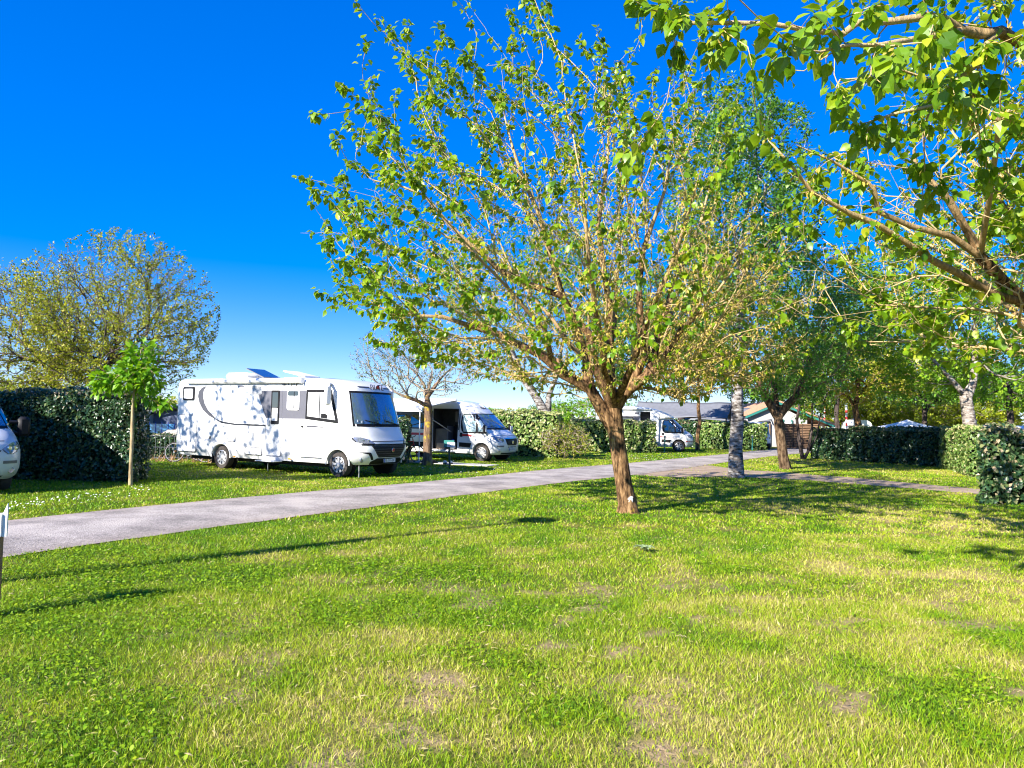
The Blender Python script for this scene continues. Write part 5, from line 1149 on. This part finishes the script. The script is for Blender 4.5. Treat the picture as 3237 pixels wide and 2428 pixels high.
# ------------------------------------------------------------------ the camper van with the open sliding door
def camper():
    fw = G(482.5, 461.3); hd = R(-27); n_ = Vector((math.sin(hd), -math.cos(hd), 0)); org = fw - n_ * .87
    root = empty('camper_van', org, hd, 'white high-roofed camper van with open sliding door and red stripe under an awning', 'camper van')
    S = Shell(DUC[:-1] + [(1.94, -.29, .93), (2.02, -.38, .92), (2.14, -.52, .91), (2.28, -.74, .89), (2.40, -1.02, .85), (2.48, -1.45, .78)], -4.98, (.10, .24, 6), .10)
    body = S.body(2).build('body', M['paint'], root, smooth=True)
    arches(root, body, (0, -4.03), 1.02, extra=[MB().box((-1.74, -1.0, 1.26), (1.22, 1.5, 1.70))], spokes=10)
    # what the open door shows
    I = MB().box((-1.74, -.26, 1.26), (1.22, .02, 1.70)).build('inner_wall', M['interior'], root)
    MB().box((-1.74, -.62, .43), (1.22, .70, .04)).build('inner_floor', M['interior_mid'], root); MB().box((-1.74, -.62, 2.10), (1.22, .70, .02)).build('inner_ceiling', M['interior'], root)
    MB().box((-1.145, -.62, 1.26), (.02, .70, 1.70)).build('inner_partition', M['interior'], root); MB().box((-2.34, -.62, 1.26), (.02, .70, 1.70)).build('inner_partition', M['interior'], root)
    k_ = MB().box((-2.02, -.58, .86), (.58, .55, .82), bev=.02).build('kitchen_unit', M['interior_mid'], root); MB().box((-1.70, -.58, .92), (.05, .60, .96)).build('cupboard_side', M['pale_decal'], k_)
    MB().box((-1.44, -.40, 1.02), (.40, .30, .85), bev=.06).build('seat_back', M['black'], root); MB().box((-1.36, -.5, 1.78), (.24, .3, .44), bev=.02).build('wall_cupboard', M['interior_mid'], root)
    MB().box((-1.95, -.90, .56), (.36, .22, .24)).build('storage_box', M['cardboard'], root); MB().box((-1.40, -.92, .60), (.26, .20, .28), bev=.04).build('water_container', M['plastic_white'], root); MB().box((-1.40, -.92, .80), (.14, .12, .10), bev=.03).build('cap', M['blue'], root)
    # slid-back door and rear side
    sd = S.side([(.46, -3.55, -2.36), (1.2, -3.55, -2.36), (2.12, -3.50, -2.36)], .05, 5, 6).build('sliding_door', M['paint'], root)
    S.side([(1.30, -3.48, -2.46), (1.85, -3.42, -2.46)], .058, 4, 5).build('window', M['glass_dark'], sd); S.side([(.98, -3.54, -2.37), (1.08, -3.54, -2.37)], .056, 1, 4).build('red_stripe', M['red_decal'], sd); S.side([(.50, -3.54, -2.37), (.70, -3.54, -2.37)], .056, 1, 4).build('rub_strip', M['black'], sd)
    S.side([(1.24, -3.54, -2.37), (2.0, -3.52, -2.37)], .053, 3, 4).build('grey_band', M['grey_decal'], sd); MB().box((-2.47, -1.085, 1.05), (.12, .03, .2), bev=.01).build('door_handle', M['black'], sd)
    S.side([(1.24, -4.9, -3.56), (2.0, -4.85, -3.56)], .004, 3, 4).build('grey_band', M['grey_decal'], root); S.side([(.98, -4.9, -3.56), (1.08, -4.9, -3.56)], .005, 1, 4).build('red_stripe', M['red_decal'], root)
    S.side([(1.30, -4.75, -3.80), (1.8, -4.7, -3.80)], .01, 3, 4).build('window', M['glass_dark'], root)
    MB().prism([(-1.04, 1.0), (-.95, 1.085), (-.62, 1.085), (-.30, 1.0)], -1.022, -1.026).build('red_stripe', M['red_decal'], root)
    S.side([(1.24, -1.12, -1.06), (1.9, -1.10, -1.06)], .004, 3, 2).build('grey_band', M['grey_decal'], root)
    cab_side(root, S, -1); cab_side(root, S, 1)
    van_front(root, S, 'FX-925-MC', grille_z=(.66, .93))
    MB().box((-1.74, -1.16, .36), (1.1, .30, .04), bev=.01).build('entry_step', M['plastic_white'], root); MB().box((-1.9, -1.03, .36), (2.6, .08, .10)).build('sill', M['plastic_white'], root)
    MB().box((-2.3, 0, .30), (5.0, 1.5, .12)).build('chassis', M['void'], root)
    for y_ in (-.35, .35): MB().tube([(S.F(y_, 2.06) - .02, y_, 2.06 + .0), (S.F(y_, 2.30) + .02, y_, 2.31), (-1.7, y_, 2.485)], .016, 5).build('roof_rib', M['plastic_white'], root)
    t = text_mesh('lettering', 'Pilote', .20, M['ink'], root, (S.F(0, 2.18) + .02, .1, 2.18), (R(38), 0, R(90)), .003)
    # awning out to the side
    aw = MB().box((-2.95, -1.02, 2.44), (3.5, .14, .14), bev=.03).build('awning_cassette', M['plastic_white'], root)
    w0, w1 = -4.68, -1.22
    cl = MB().prism([(-1.08, 2.46), (-3.5, 2.10), (-3.5, 2.085), (-1.08, 2.445)], w0, w1, 'x').build('awning_cloth', M['fabric_white'], root)
    MB().box(((w0 + w1) / 2, -3.52, 2.02), (w1 - w0, .05, .16)).build('awning_rail', M['plastic_white'], cl)
    for x_ in (w0 + .2, w1 - .12):
        MB().tube([(x_, -3.48, 2.0), (x_, -3.48, 0)], .025, 8).build('awning_leg', M['plastic_white'], root); MB().tube([(x_, -3.48, 1.95), (x_, -1.15, 1.15)], .02, 6).build('awning_arm', M['metal_grey'], root)
    # printed creature mark on the cloth is only a few dark strokes
    for x_, y_, l_ in ((-4.1, -3.0, .16), (-3.95, -2.88, .2), (-3.98, -3.12, .12)): MB().box((x_, y_, 2.10 + (y_ + 3.5) * .149 + .088), (l_, .06, .004), rz=.6, rx=R(8.5)).build('print_mark', M['grey_decal'], cl)
    return root
camper()

# ------------------------------------------------------------------ the low-profile motorhome behind the hedge
def low_profile():
    fw = G(678.7, 451.8); hd = R(-12); n_ = Vector((math.sin(hd), -math.cos(hd), 0)); org = fw - n_ * .87
    root = empty('motorhome', org, hd, 'white low-profile motorhome with open door, half hidden by the sunlit hedge', 'motorhome')
    S = Shell(DUC, -1.45, (.10, .24, 6), .05); cab = S.body(2).build('cab', M['paint'], root, smooth=True); arches(root, cab, (0,), 1.02, spokes=6)
    W = 1.12; C = Shell([(.42, -1.15, 1.08), (.55, -1.12, W), (1.98, -1.12, W), (2.04, -.28, 1.06), (2.12, -.32, W), (2.30, -.68, W), (2.48, -1.12, W), (2.62, -1.70, 1.11), (2.70, -2.4, 1.05)], -5.05, (.10, .2, 5), .10)
    coach = C.body(2).build('coach_body', M['paint'], root, smooth=True)
    carve(coach, [MB().box((-2.02, -1.0, 1.45), (.60, .9, 1.85)), MB().lathe((-3.6, -1.0, .35), [(.42, -.2), (.42, .2)], 24)])
    for p in coach.data.polygons: p.use_smooth = True
    try: coach.data.set_sharp_from_angle(angle=R(35))
    except Exception: pass
    MB().box((-2.02, -.56, 1.45), (.6, .02, 1.85)).build('inner_wall', M['interior'], root); wheel(root, -3.6, -.97, .34, -1, 6); wheel(root, -3.6, .97, .34, 1, 6)
    d = MB().box((-1.46, -1.16, 1.42), (.52, .05, 1.80), bev=.02).build('entrance_door', M['paint'], root); MB().box((-1.60, -1.19, 1.35), (.05, .02, .16)).build('handle', M['black'], d)
    f = sidep(rounded(-3.75, -2.72, 1.52, 2.06, .08), W, .02).build('window', M['black'], root); sidep(rounded(-3.69, -2.78, 1.58, 2.0, .06), W + .02, .004).build('pane', M['glass_dark'], f)
    f = sidep(rounded(-2.66, -2.36, 1.2, 1.95, .03), W, .01).build('side_panel', M['pale_decal'], root)
    sidep([(-3.95, 2.1), (-3.75, 1.45), (-2.36, 1.45), (-2.36, 2.1)], W, .004).build('window_band', M['pale_decal'], root)
    MB().box((-3.3, -(W + .05), 2.55), (3.3, .15, .14), bev=.04).build('awning_cassette', M['plastic_white'], root); sidep(rounded(-2.65, -2.38, 2.22, 2.34, .04), W, .01).build('vent', M['pale_decal'], root)
    text_mesh('lettering', 'Sunlight', .15, M['ink'], root, (-4.6, -(W + .001), 2.28), (R(90), 0, 0), .002)
    cab_side(root, S, -1, pane='glass_dark'); cab_side(root, S, 1, pane='glass_dark'); van_front(root, S, '', grille_z=(.60, .88))
    MB().prism([(-1.1, .93), (-.5, .86), (-.05, .80), (-.5, .84), (-1.1, .88)], -1.022, -1.027).build('red_stripe', M['red_decal'], root); S.side([(.60, .42, .70), (.66, .40, .66)], .005, 1, 4).build('red_stripe', M['red_decal'], root)
    MB().box((-2.9, 0, .34), (4.2, 1.6, .14)).build('chassis', M['void'], root)
    MB().box((-4.1, 0, 2.74), (.5, .5, .10), bev=.03).build('skylight', M['plastic_white'], root); MB().box((-2.9, .1, 2.73), (.9, .7, .04), bev=.01).build('solar_panel', M['solar'], root)
    return root
low_profile()

# ------------------------------------------------------------------ the van nosing in at the left edge
def left_van():
    hd = R(-38); root = empty('parked_van', P(10, 470, 14.9).xy.to_3d() + Vector((-1.40, .35, 0)), hd, 'white delivery van nosing in at the left picture edge beside the hedge', 'van')
    S = Shell(DUC + [(2.2, -.6, .89), (2.36, -.95, .85), (2.44, -1.35, .78)], -4.6, (.10, .24, 6), .10)
    body = S.body(2).build('body', M['paint_old'], root, smooth=True); arches(root, body, (0, -3.5), 1.02, spokes=5)
    cab_side(root, S, -1, pane='glass_dark', mirror=False); cab_side(root, S, 1, pane='glass_dark', mirror=False); van_front(root, S, '', grille_z=(.58, .84), dark_bumper=True)
    for s in (-1, 1):
        q = MB().tube([(.05, s * .96, 1.42), (.08, s * 1.14, 1.42)], .035, 7).tube([(.05, s * .96, 1.20), (.08, s * 1.14, 1.20)], .035, 7).box((.08, s * 1.22, 1.33), (.16, .24, .42), bev=.06).build('mirror', M['black'], root, smooth=True)
    MB().box((-2.3, 0, .30), (4.4, 1.5, .12)).build('chassis', M['void'], root)
    return root
left_van()

# ------------------------------------------------------------------ the little utility truck by the building
def utility():
    p = G(729, 449.6); dep = 52.5; a = P(700, 430, dep); hd = R(-72)
    pos = P(695.5 * 1.0, 445, dep); pos = P(761.5, 445, 54.0); pos.z = 0
    root = empty('utility_truck', pos, hd, 'small white electric utility truck facing out between hedge and slatted crates', 'utility truck')
    S = Shell([(.38, .20, .60), (.48, .27, .66), (.70, .28, .68), (.92, .24, .68), (1.05, .18, .67), (1.75, .02, .62), (1.86, -.05, .60), (1.93, -.2, .55)], -1.05, (.05, .08, 5), .05)
    S.body(2).build('cab', M['paint'], root, smooth=True)
    ws = S.front([(1.08, -.54, .54), (1.72, -.50, .50)], .008, 5, 8).build('windscreen', M['glass_screen'], root); S.front([(1.15, .05, .3), (1.3, .1, .25)], .014, 2, 3).build('sticker', M['redlens'], ws)
    for s in (-1, 1):
        S.front([(.80, min(s * .10, s * .26), max(s * .10, s * .26)), (.86, min(s * .14, s * .34), max(s * .14, s * .34))], .008, 1, 3).build('hazard_stripe', M['redlens'], root); MB().lathe((S.F(s * .5, .80) + .005, s * .5, .82), [(.06, -.02), (.06, .008)], 12, 'x').build('headlight', M['lens'], root)
        S.side([(.55, -.85, -.12), (1.7, -.80, -.20)], .006, 4, 4, s).build('door_opening', M['glass_dark'], root); wheel(root, -.05, s * .55, .27, s, 5, .16); wheel(root, -1.9, s * .55, .27, s, 5, .16)
    S.front([(.44, -.46, .46), (.60, -.48, .48)], .03, 2, 6).build('bumper', M['plastic_white'], root); MB().box((-1.7, 0, .62), (1.5, 1.3, .30), bev=.02).build('load_bed', M['metal_grey'], root); MB().box((-.9, 0, .38), (2.4, .9, .14)).build('chassis', M['void'], root)
    return root
utility()
# ================================================================== bicycles, signs, tents, buildings
def bicycle(loc, rz, lean, label, col):
    root = empty('bicycle', loc, rz, label, 'bicycle', 'bicycles'); root.rotation_euler = (lean, 0, rz)
    for x in (-.52, .52):
        wl_ = MB().tube([(x + .33 * math.cos(a), 0, .34 + .33 * math.sin(a)) for a in np.linspace(0, 2 * math.pi, 29)], .019, 6, caps=False).build('wheel', M['tyre'], root, smooth=True)
        MB().tube([(x + .305 * math.cos(a), 0, .34 + .305 * math.sin(a)) for a in np.linspace(0, 2 * math.pi, 25)], .010, 5, caps=False).build('rim', M['alloy'], wl_, smooth=True)
        sp = MB()
        for k in range(16):
            a = 2 * math.pi * k / 16; sp.tube([(x, .015 * (-1) ** k, .34), (x + .3 * math.cos(a), 0, .34 + .3 * math.sin(a))], .0022, 3, caps=False)
        sp.build('spokes', M['chrome'], wl_); MB().lathe((x, 0, .34), [(.03, -.05), (.03, .05)], 10).build('hub', M['metal_grey'], wl_)
    fr = MB()
    for a, b in (((-.52, 0, .34), (-.08, 0, .30)), ((-.08, 0, .30), (-.22, 0, .82)), ((-.52, 0, .34), (-.20, 0, .74)), ((-.08, 0, .30), (.36, 0, .72)), ((-.20, 0, .74), (.34, 0, .82)), ((.40, 0, .62), (.33, 0, .92)), ((.40, 0, .62), (.52, 0, .34))): fr.tube([a, b], .018, 7)
    fr.build('frame', col, root); MB().box((-.24, 0, .90), (.26, .14, .06), bev=.025).build('saddle', M['black'], root); MB().tube([(-.22, 0, .8), (-.235, 0, .9)], .014, 6).build('seat_post', M['metal_grey'], root)
    MB().tube([(.28, -.30, 1.0), (.34, -.1, .98), (.34, .1, .98), (.28, .30, 1.0)], .014, 6).build('handlebar', M['black'], root); MB().tube([(.33, 0, .9), (.34, 0, .98)], .016, 6).build('stem', M['metal_grey'], root)
    MB().lathe((-.08, .05, .30), [(.09, 0), (.09, .01)], 16).build('chain_ring', M['metal_grey'], root); MB().tube([(-.08, -.12, .16), (-.08, -.06, .18), (-.08, .06, .42), (-.08, .12, .44)], .012, 5).build('pedals', M['black'], root)
    return root
q = P(182, 455, 26.3); bicycle((q.x + .30, 26.2, 0), R(4), R(-6), 'dark bicycle standing behind the rear of the large motorhome', M['black'])
q = P(213, 455, 27.0); bicycle((q.x, 27.0, 0), R(-3), R(5), 'second bicycle, seen below the floor of the large motorhome', M['metal_grey'])
q = P(399, 455, 28.6); bicycle((P(406, 455, 29.0).x, 29.0, 0), R(-24), R(6), 'bicycle leaning under the camper van awning', M['redlens'])

# pitch number sign in front of the camper
b = G(450, 468.4)
root = empty('pitch_sign', b, R(-6), 'pitch number sign on dark green post before the camper van', 'sign')
MB().box((-.03, 0, .38), (.055, .055, .80), ry=R(-2.6)).build('post', M['post_green'], root)
pn = MB().box((-.05, -.02, .84), (.36, .035, .24), bev=.008).build('board', M['teal'], root); MB().box((.015, -.043, .815), (.26, .012, .17), bev=.004).build('number_plate', M['plate'], pn)
text_mesh('lettering', '57 | 58', .075, M['ink'], pn, (.015, -.050, .80), (R(90), 0, 0), .001)
# green pitch posts further along
for u_, v_, h_, lb in ((644 + 11, 453, 1.0, 'low green pitch post beside the half-hidden motorhome'), (740 - 70, 0, 0, '')):
    if not lb: continue
    b = G(648 + 4, 453.5); b = P(652.5, 453, 44.8); b = Vector((b.x + .55, 44.0, 0)); root = empty('pitch_post', b, 0, lb, 'post', 'green pitch posts'); MB().box((0, 0, .46), (.06, .06, .94)).build('post', M['teal'], root); MB().lathe((0, -.04, .90), [(.09, -.012), (.09, .012)], 16).build('disc', M['metal_grey'], root)
b = P(757.5, 445, 51.0); root = empty('pitch_post', (b.x - .35, 51, 0), 0, 'low green pitch post beside the small utility truck', 'post', 'green pitch posts'); MB().box((0, 0, .5), (.06, .06, 1.0)).build('post', M['teal'], root); MB().lathe((0, -.04, .93), [(.08, -.012), (.08, .012)], 16).build('disc', M['metal_grey'], root)
# mat, shoes
b = G(424, 463.5); b = Vector((b.x, 28.6, 0)); mt = MB().box((0, 0, .02), (4.4, 1.0, .03), bev=.008).build('ground_mat', M['slab'], None); mt.location = (b.x + .6, 28.75, 0); mt.rotation_euler = (0, 0, R(-24)); tag(mt, 'pale mat on the grass below the camper van awning', 'mat')
def shoe(x, y, rz, mat, lb):
    r_ = empty('shoe', (x, y, .035), rz, lb, 'shoe', 'shoes on the mat'); MB().prism([(-.13, -.04), (-.05, -.05), (.08, -.052), (.15, -.02), (.15, .02), (.08, .05), (-.05, .045), (-.13, .04)], 0, .03, 'z').build('sole', M['black'], r_)
    MB().tube([(-.11, 0, .07), (-.03, 0, .07), (.07, 0, .05), (.13, 0, .04)], [.05, .05, .042, .02], 10).build('upper', mat, r_, smooth=True)
sx = P(462, 460, 28.1).x
shoe(sx - 1.05, 28.35, R(30), M['black'], 'dark shoe on the mat by the camper step'); shoe(sx - .62, 28.2, R(70), M['plastic_white'], 'left white shoe on the mat by the camper step'); shoe(sx - .40, 28.15, R(80), M['plastic_white'], 'right white shoe on the mat by the camper step')

# wooden sign at the left edge
b = G(-10, 617)
root = empty('sign_post', b, 0, 'weathered wooden post with a pale notched board at the left picture edge', 'sign')
MB().box((0, 0, .34), (.10, .10, .80), bev=.008).build('post', M['rust'], root)
bd = MB().prism([(-.30, .60), (.045, .60), (.05, .66), (.085, .66), (.085, .84), (-.30, .80)], -.055, -.035).build('board', M['plate'], root)
MB().prism([(-.30, .81), (.085, .85), (.12, .93), (.12, .66), (.085, .655), (.085, .84)], -.034, -.02).build('bent_edge', M['plate'], bd)
# lamp post outside the frame whose thin shadow crosses the lawn
lp = Vector((-6.6, 5.9, 0)); root = empty('lamp_post', lp, 0, 'slim lamp post left of the frame whose shadow crosses the lawn', 'lamp post')
MB().tube([(0, 0, 0), (0, 0, 5.5)], [.075, .06], 10).build('post', M['metal_grey'], root); MB().box((0, 0, 3.1), (.22, .22, 1.3), bev=.03).build('control_box', M['metal_grey'], root); MB().lathe((0, 0, 5.45), [(.08, 0), (.34, .10), (.34, .18), (.06, .30)], 18, 'z').build('lamp_head', M['metal_grey'], root)

# wire fence behind the motorhome
root = empty('wire_fence', (-14.1, 27.0, 0), R(8.4), 'wire fence with thin uprights before the low hedge at the motorhome rear', 'fence')
for k in range(46): MB().tube([(k * .16, 0, 0), (k * .16, 0, .86)], .008, 4).build('wire', M['metal_grey'], root)
for z_ in (.08, .45, .85): MB().tube([(0, 0, z_), (7.3, 0, z_)], .009, 4).build('rail', M['metal_grey'], root)
# dry stalks
g = np.random.default_rng(5); n = 260; pos = np.c_[g.uniform(-13.9, -9.5, n), g.uniform(26.0, 26.8, n), np.zeros(n)]; dr = np.c_[g.normal(0, .5, n), g.normal(0, .4, n), np.ones(n)]
B = frames(dr, g.normal(0, 1, (n, 3))) * (.15 + .25 * g.random(n))[:, None, None]
tag(link('dry_stalks', scatter('dry_stalks', [(0, -.04, 0), (0, .04, 0), (1, 0, .1)], [(0, 1, 2)], pos, B, g.uniform(.3, 1, n)), leafmat('dry_stalk', [(0, (.18, .08, .03)), (1, (.55, .30, .15))], .2)), 'tan dry stalks along the foot of the wire fence', 'dry stalks', kind='stuff')

# ------------------------------------------------------------------ buildings
def chalet():
    y = 46; a = P(148, 420, y); root = empty('chalet', (a.x - 2, y, 0), R(0), 'blue-grey sided holiday chalet with white sloping roof behind the motorhome rear', 'building')
    L = P(153.5, 420, y).x - root.location.x; MB().box((L + 4, 3, .9), (8, 6, 1.8)).build('wall', M['siding_blue'], root)
    for k in range(9): MB().box((L + 4, -.012, .15 + k * .185), (8.02, .02, .165)).build('siding_board', M['siding_blue'], root)
    MB().box((L - .55, -.2, .95), (1.1, 1.2, 1.6)).build('white_corner', M['stucco'], root)
    rf = MB().prism([(L - .5, 1.58), (L + 4.2, 2.75), (L + 4.2, 2.88), (L - .5, 1.72)], -.3, 6.3).build('roof', M['sheet_white'], root); MB().prism([(L - .5, 1.55), (L + 4.2, 2.70), (L + 4.2, 2.58), (L - .5, 1.44)], -.34, -.28).build('fascia', M['black'], rf)
    MB().prism([(L + 4.2, 2.75), (L + 8.6, 1.65), (L + 8.6, 1.78), (L + 4.2, 2.88)], -.3, 6.3).build('roof', M['sheet_white'], root)
    tr = MB().box((L + .9, -2.0, .75), (2.6, .04, .55)).build('terrace_screen', glass('blue_screen', (.10, .35, .70), .2), root)
    for k in range(8): MB().box((L - .35 + k * .36, -2.03, .72), (.03, .03, .8)).build('screen_post', M['blue'], tr)
    return root
chalet()
def shed():
    y = 34; a = P(149, 436, y); root = empty('shed', (a.x, y, 0), R(-4), 'low shed with grey-pink tiled hip roof behind the low hedge', 'shed'); MB().box((2.6, 1.9, .32), (4.9, 3.4, .64)).build('wall', M['stucco'], root)
    rf = MB(); rf.add([(0, 0, .62), (5.4, 0, .62), (5.4, 3.8, .62), (0, 3.8, .62), (1.9, 1.9, 1.42), (3.5, 1.9, 1.42)], [(0, 1, 5, 4), (1, 2, 5), (2, 3, 4, 5), (3, 0, 4), (0, 3, 2, 1)]); rf.build('roof', M['wood_dark'], root)
    me = MB().box((0, 0, 0), (.30, .24, .022), bev=.006).mesh('roof_tile'); me.materials.append(M['tile_grey']); sl = math.atan2(.8, 1.9); g = np.random.default_rng(2)
    for r_ in range(9):
        t = (r_ + .4) / 9; x0 = 1.9 * t; x1 = 5.4 - 1.9 * t; n = int((x1 - x0) / .31)
        for k in range(n):
            o = bpy.data.objects.new('roof_tile', me); COL.objects.link(o); o.parent = root; o.location = (x0 + (k + .5 + .5 * (r_ % 2)) * .31, 1.9 * t, .62 + .8 * t + .025 + g.normal(0, .003)); o.rotation_euler = (sl, 0, 0)
    return root
shed()
def tent(lb, x, y, w, dpt, hr, he, rz, porch=1.8):
    root = empty('safari_tent', (x, y, 0), rz, lb, 'tent', 'safari tents'); MB().box((0, dpt / 2, he / 2 - .1), (w * .92, dpt, he - .2)).build('canvas_wall', M['canvas_brown'], root)
    n = 10
    for s in (-1, 1):
        rows = []
        for i in range(n + 1):
            t = i / n; sag = -.10 * math.sin(math.pi * t); rows.append([(s * (w / 2 + .35) * t, -porch + (dpt + porch + .3) * k / 8, hr + (he - hr) * t + sag + .05 * math.sin(k * 1.7 + i)) for k in range(9)])
        top = MB().grid(rows).build('roof_sheet', M['canvas'], root, smooth=True, fix=False); md = top.modifiers.new('s', 'SOLIDIFY'); md.thickness = .03
    for xx in (-w / 2 - .1, 0, w / 2 + .1): MB().tube([(xx, -porch + .1, 0), (xx, -porch + .1, (hr if xx == 0 else he) - .06)], .05, 7).build('pole', M['wood'], root)
    MB().tube([(-w / 2, -porch + .1, he - .1), (w / 2, -porch + .1, he - .1)], .035, 6).build('cross_bar', M['wood'], root)
    for xx in (-w / 2 - .9, w / 2 + .9): MB().tube([(xx * .9, -porch, he), (xx * 1.1, -porch - .8, 0)], .012, 5).build('guy_rope', M['plate'], root)
    f = MB().box((-w * .2, -.02, he * .42), (w * .28, .04, he * .72)).build('tent_door', M['wood_dark'], root)
    dk = MB()
    for k in range(int(w / .16)): MB().box((-w / 2 + .08 + k * .16, -porch + .15, .55), (.13, .03, .75)).build('rail_board', M['wood'], root)
    return root
a = P(707, 430, 58); tent('first grey-roofed safari tent, behind the half-hidden motorhome', a.x, 58, 5.2, 5.0, 3.35, 2.2, R(68))
a = P(752, 430, 65); tent('second grey-roofed safari tent, left of the pale building', a.x, 65, 5.2, 5.0, 3.2, 2.1, R(66))
def building():
    y = 62; x0 = P(746, 420, y).x; root = empty('service_building', (x0, y, 0), R(0), 'pale rendered service building with green fascia and terracotta tiled roof', 'building')
    xr_, xp, xe = 0.0, 4.6, 12.6
    MB().prism([(.3, 0), (8.9, 0), (8.9, 2.6), (4.6, 3.95), (.3, 2.75)], 0, 8).build('wall', M['stucco'], root)
    MB().prism([(-.2, 2.62), (4.6, 4.02), (4.6, 4.24), (-.2, 2.84)], -.35, -.22).build('fascia', M['teal'], root); MB().prism([(4.6, 4.02), (12.7, 1.95), (12.7, 2.15), (4.6, 4.24)], -.35, -.22).build('fascia', M['teal'], root)
    sl1 = math.atan2(1.4, 4.8); sl2 = -math.atan2(2.07, 8.1)
    MB().prism([(-.25, 2.84), (4.6, 4.25), (4.6, 4.33), (-.25, 2.92)], -.36, 8.2).build('roof_slope', M['tile_red'], root); MB().prism([(4.6, 4.25), (12.75, 2.16), (12.75, 2.24), (4.6, 4.33)], -.36, 8.2).build('roof_slope', M['tile_red'], root)
    me = MB().tube([(-.22, 0, 0), (.22, 0, 0)], [.095, .11], 8).mesh('roof_tile', True); me.materials.append(M['tile_red']); g = np.random.default_rng(4)
    for i in range(18):
        for j in range(13):
            t = (i + .5) / 18; o = bpy.data.objects.new('roof_tile', me); COL.objects.link(o); o.parent = root; o.location = (4.6 + 8.1 * t, -.28 + j * .22, 4.33 - 2.09 * t + g.normal(0, .012)); o.rotation_euler = (0, -sl2, g.normal(0, .03))
    for x_ in (9.2, 10.3, 11.4, 12.4): MB().box((x_, .1, 1.05), (.20, .20, 2.1)).build('veranda_post', M['wood_dark'], root)
    MB().box((10.8, 3.2, 1.1), (3.6, .1, 2.2)).build('veranda_back', M['wood_dark'], root); MB().box((10.8, .1, 2.12), (3.6, .18, .18)).build('veranda_beam', M['wood_dark'], root)
    MB().box((5.4, -.10, 1.3), (.12, .12, 2.6)).build('door_frame', M['teal'], root); MB().box((6.6, -.10, 1.3), (.12, .12, 2.6)).build('door_frame', M['teal'], root); MB().box((6.0, -.08, 1.2), (1.1, .06, 2.4)).build('door', M['plate'], root); MB().box((7.6, -.09, 1.0), (1.5, .06, 2.0)).build('door', M['siding_blue'], root)
    f = MB().box((2.6, -.06, 1.7), (1.2, .08, .8)).build('window', M['teal'], root); MB().box((2.6, -.105, 1.7), (1.05, .02, .66)).build('pane', M['glass_dark'], f)
    root.scale = (.56, 1, .86)
    return root
building()
# slatted crates stacked beside the truck
for i, (u_, w_) in enumerate(((781, .62), (788.5, .66), (798, .70), (806.5, .66), (815, .6))):
    x = P(u_, 435, 57).x; root = empty('slatted_panel', (x, 57, 0), R(6 - 3 * i), ('leftmost', 'second', 'middle', 'fourth', 'rightmost')[i] + ' of the tall stacks of slatted wooden panels beside the truck', 'wood stack', 'stacks of slatted panels')
    for s in (-1, 1): MB().box((s * (w_ / 2 - .04), 0, .95), (.07, .10, 1.9)).build('upright', M['wood_dark'], root)
    for k in range(15): MB().box((0, -.035, .12 + k * .124), (w_ - .1, .05, .075)).build('slat', M['wood'], root)
    MB().box((0, .06, .95), (w_ - .12, .02, 1.86)).build('backing', M['wood_dark'], root)
# striped poles
for u_, lb in ((824.5, 'red and white striped pole rising behind the tiled roof'), (846.5, 'red and white striped pole right of the tiled roof, above the hedge')):
    x = P(u_, 410, 66 if u_ < 830 else 58); root = empty('striped_pole', (x.x, x.y, 0), 0, lb, 'pole', 'striped poles'); hgt = 4.4 if u_ < 830 else 3.4
    MB().tube([(0, 0, 0), (0, 0, hgt)], .075, 10).build('pole', M['plate'], root)
    for k in range(int(hgt / .5)): MB().lathe((0, 0, .3 + k * .5), [(.079, 0), (.079, .22)], 12, 'z').build('red_band', M['redlens'], root)
# white things beyond the right hedge
def caravan(lb, x, y, rz, L, H, r):
    root = empty('caravan', (x, y, 0), rz, lb, 'caravan', 'caravans beyond the right hedge'); sec = rounded(-1.05, 1.05, .45, H, r, 6)
    MB().prism(sec, -L / 2, L / 2, 'x').build('body', M['paint'], root, smooth=True)
    f = MB().box((L * .1, -1.06, 1.55), (1.1, .03, .6), bev=.01).build('window', M['glass_dark'], root); MB().box((-L / 2 - .01, 0, 1.6), (.03, 1.3, .55), bev=.01).build('window', M['glass_dark'], root)
    for s in (-1, 1): wheel(root, -.2, s * .95, .30, s, 5, .16)
    MB().box((0, 0, H + .05), (.5, .5, .12), bev=.03).build('roof_hatch', M['plastic_white'], root); MB().box((-L / 2 - .02, 0, 1.05), (.02, .5, .10)).build('tail_lamp', M['redlens'], root); return root
a = P(862, 425, 60); caravan('white caravan with rounded roof showing above the right hedge', a.x, 61, R(68), 4.2, 2.3, .5)
a = P(1005, 425, 36); caravan('long white caravan roof beyond the hedge corner at the right edge', a.x + 3.4, 37.5, R(-14), 7.6, 1.98, .3)
a = P(916, 425, 46); root = empty('party_tent', (a.x, 47, 0), R(20), 'white peaked party tent showing above the right hedge', 'tent')
hw, ph, eh = 1.5, 2.28, 1.70
for s in range(4):
    an = s * math.pi / 2; c, s_ = math.cos(an), math.sin(an); rows = []
    for i in range(7):
        t = i / 6; z = ph + (eh - ph) * (t ** .8) ; rows.append([((hw * t) * c - (hw * t * (2 * k / 6 - 1)) * s_, (hw * t) * s_ + (hw * t * (2 * k / 6 - 1)) * c, z) for k in range(7)])
    MB().grid(rows[0:]).build('roof_panel', M['sheet_white'], root, fix=False)
    MB().tube([((hw - .05) * (c - s_), (hw - .05) * (s_ + c), 0), ((hw - .05) * (c - s_), (hw - .05) * (s_ + c), eh)], .04, 7).build('leg', M['metal_grey'], root)
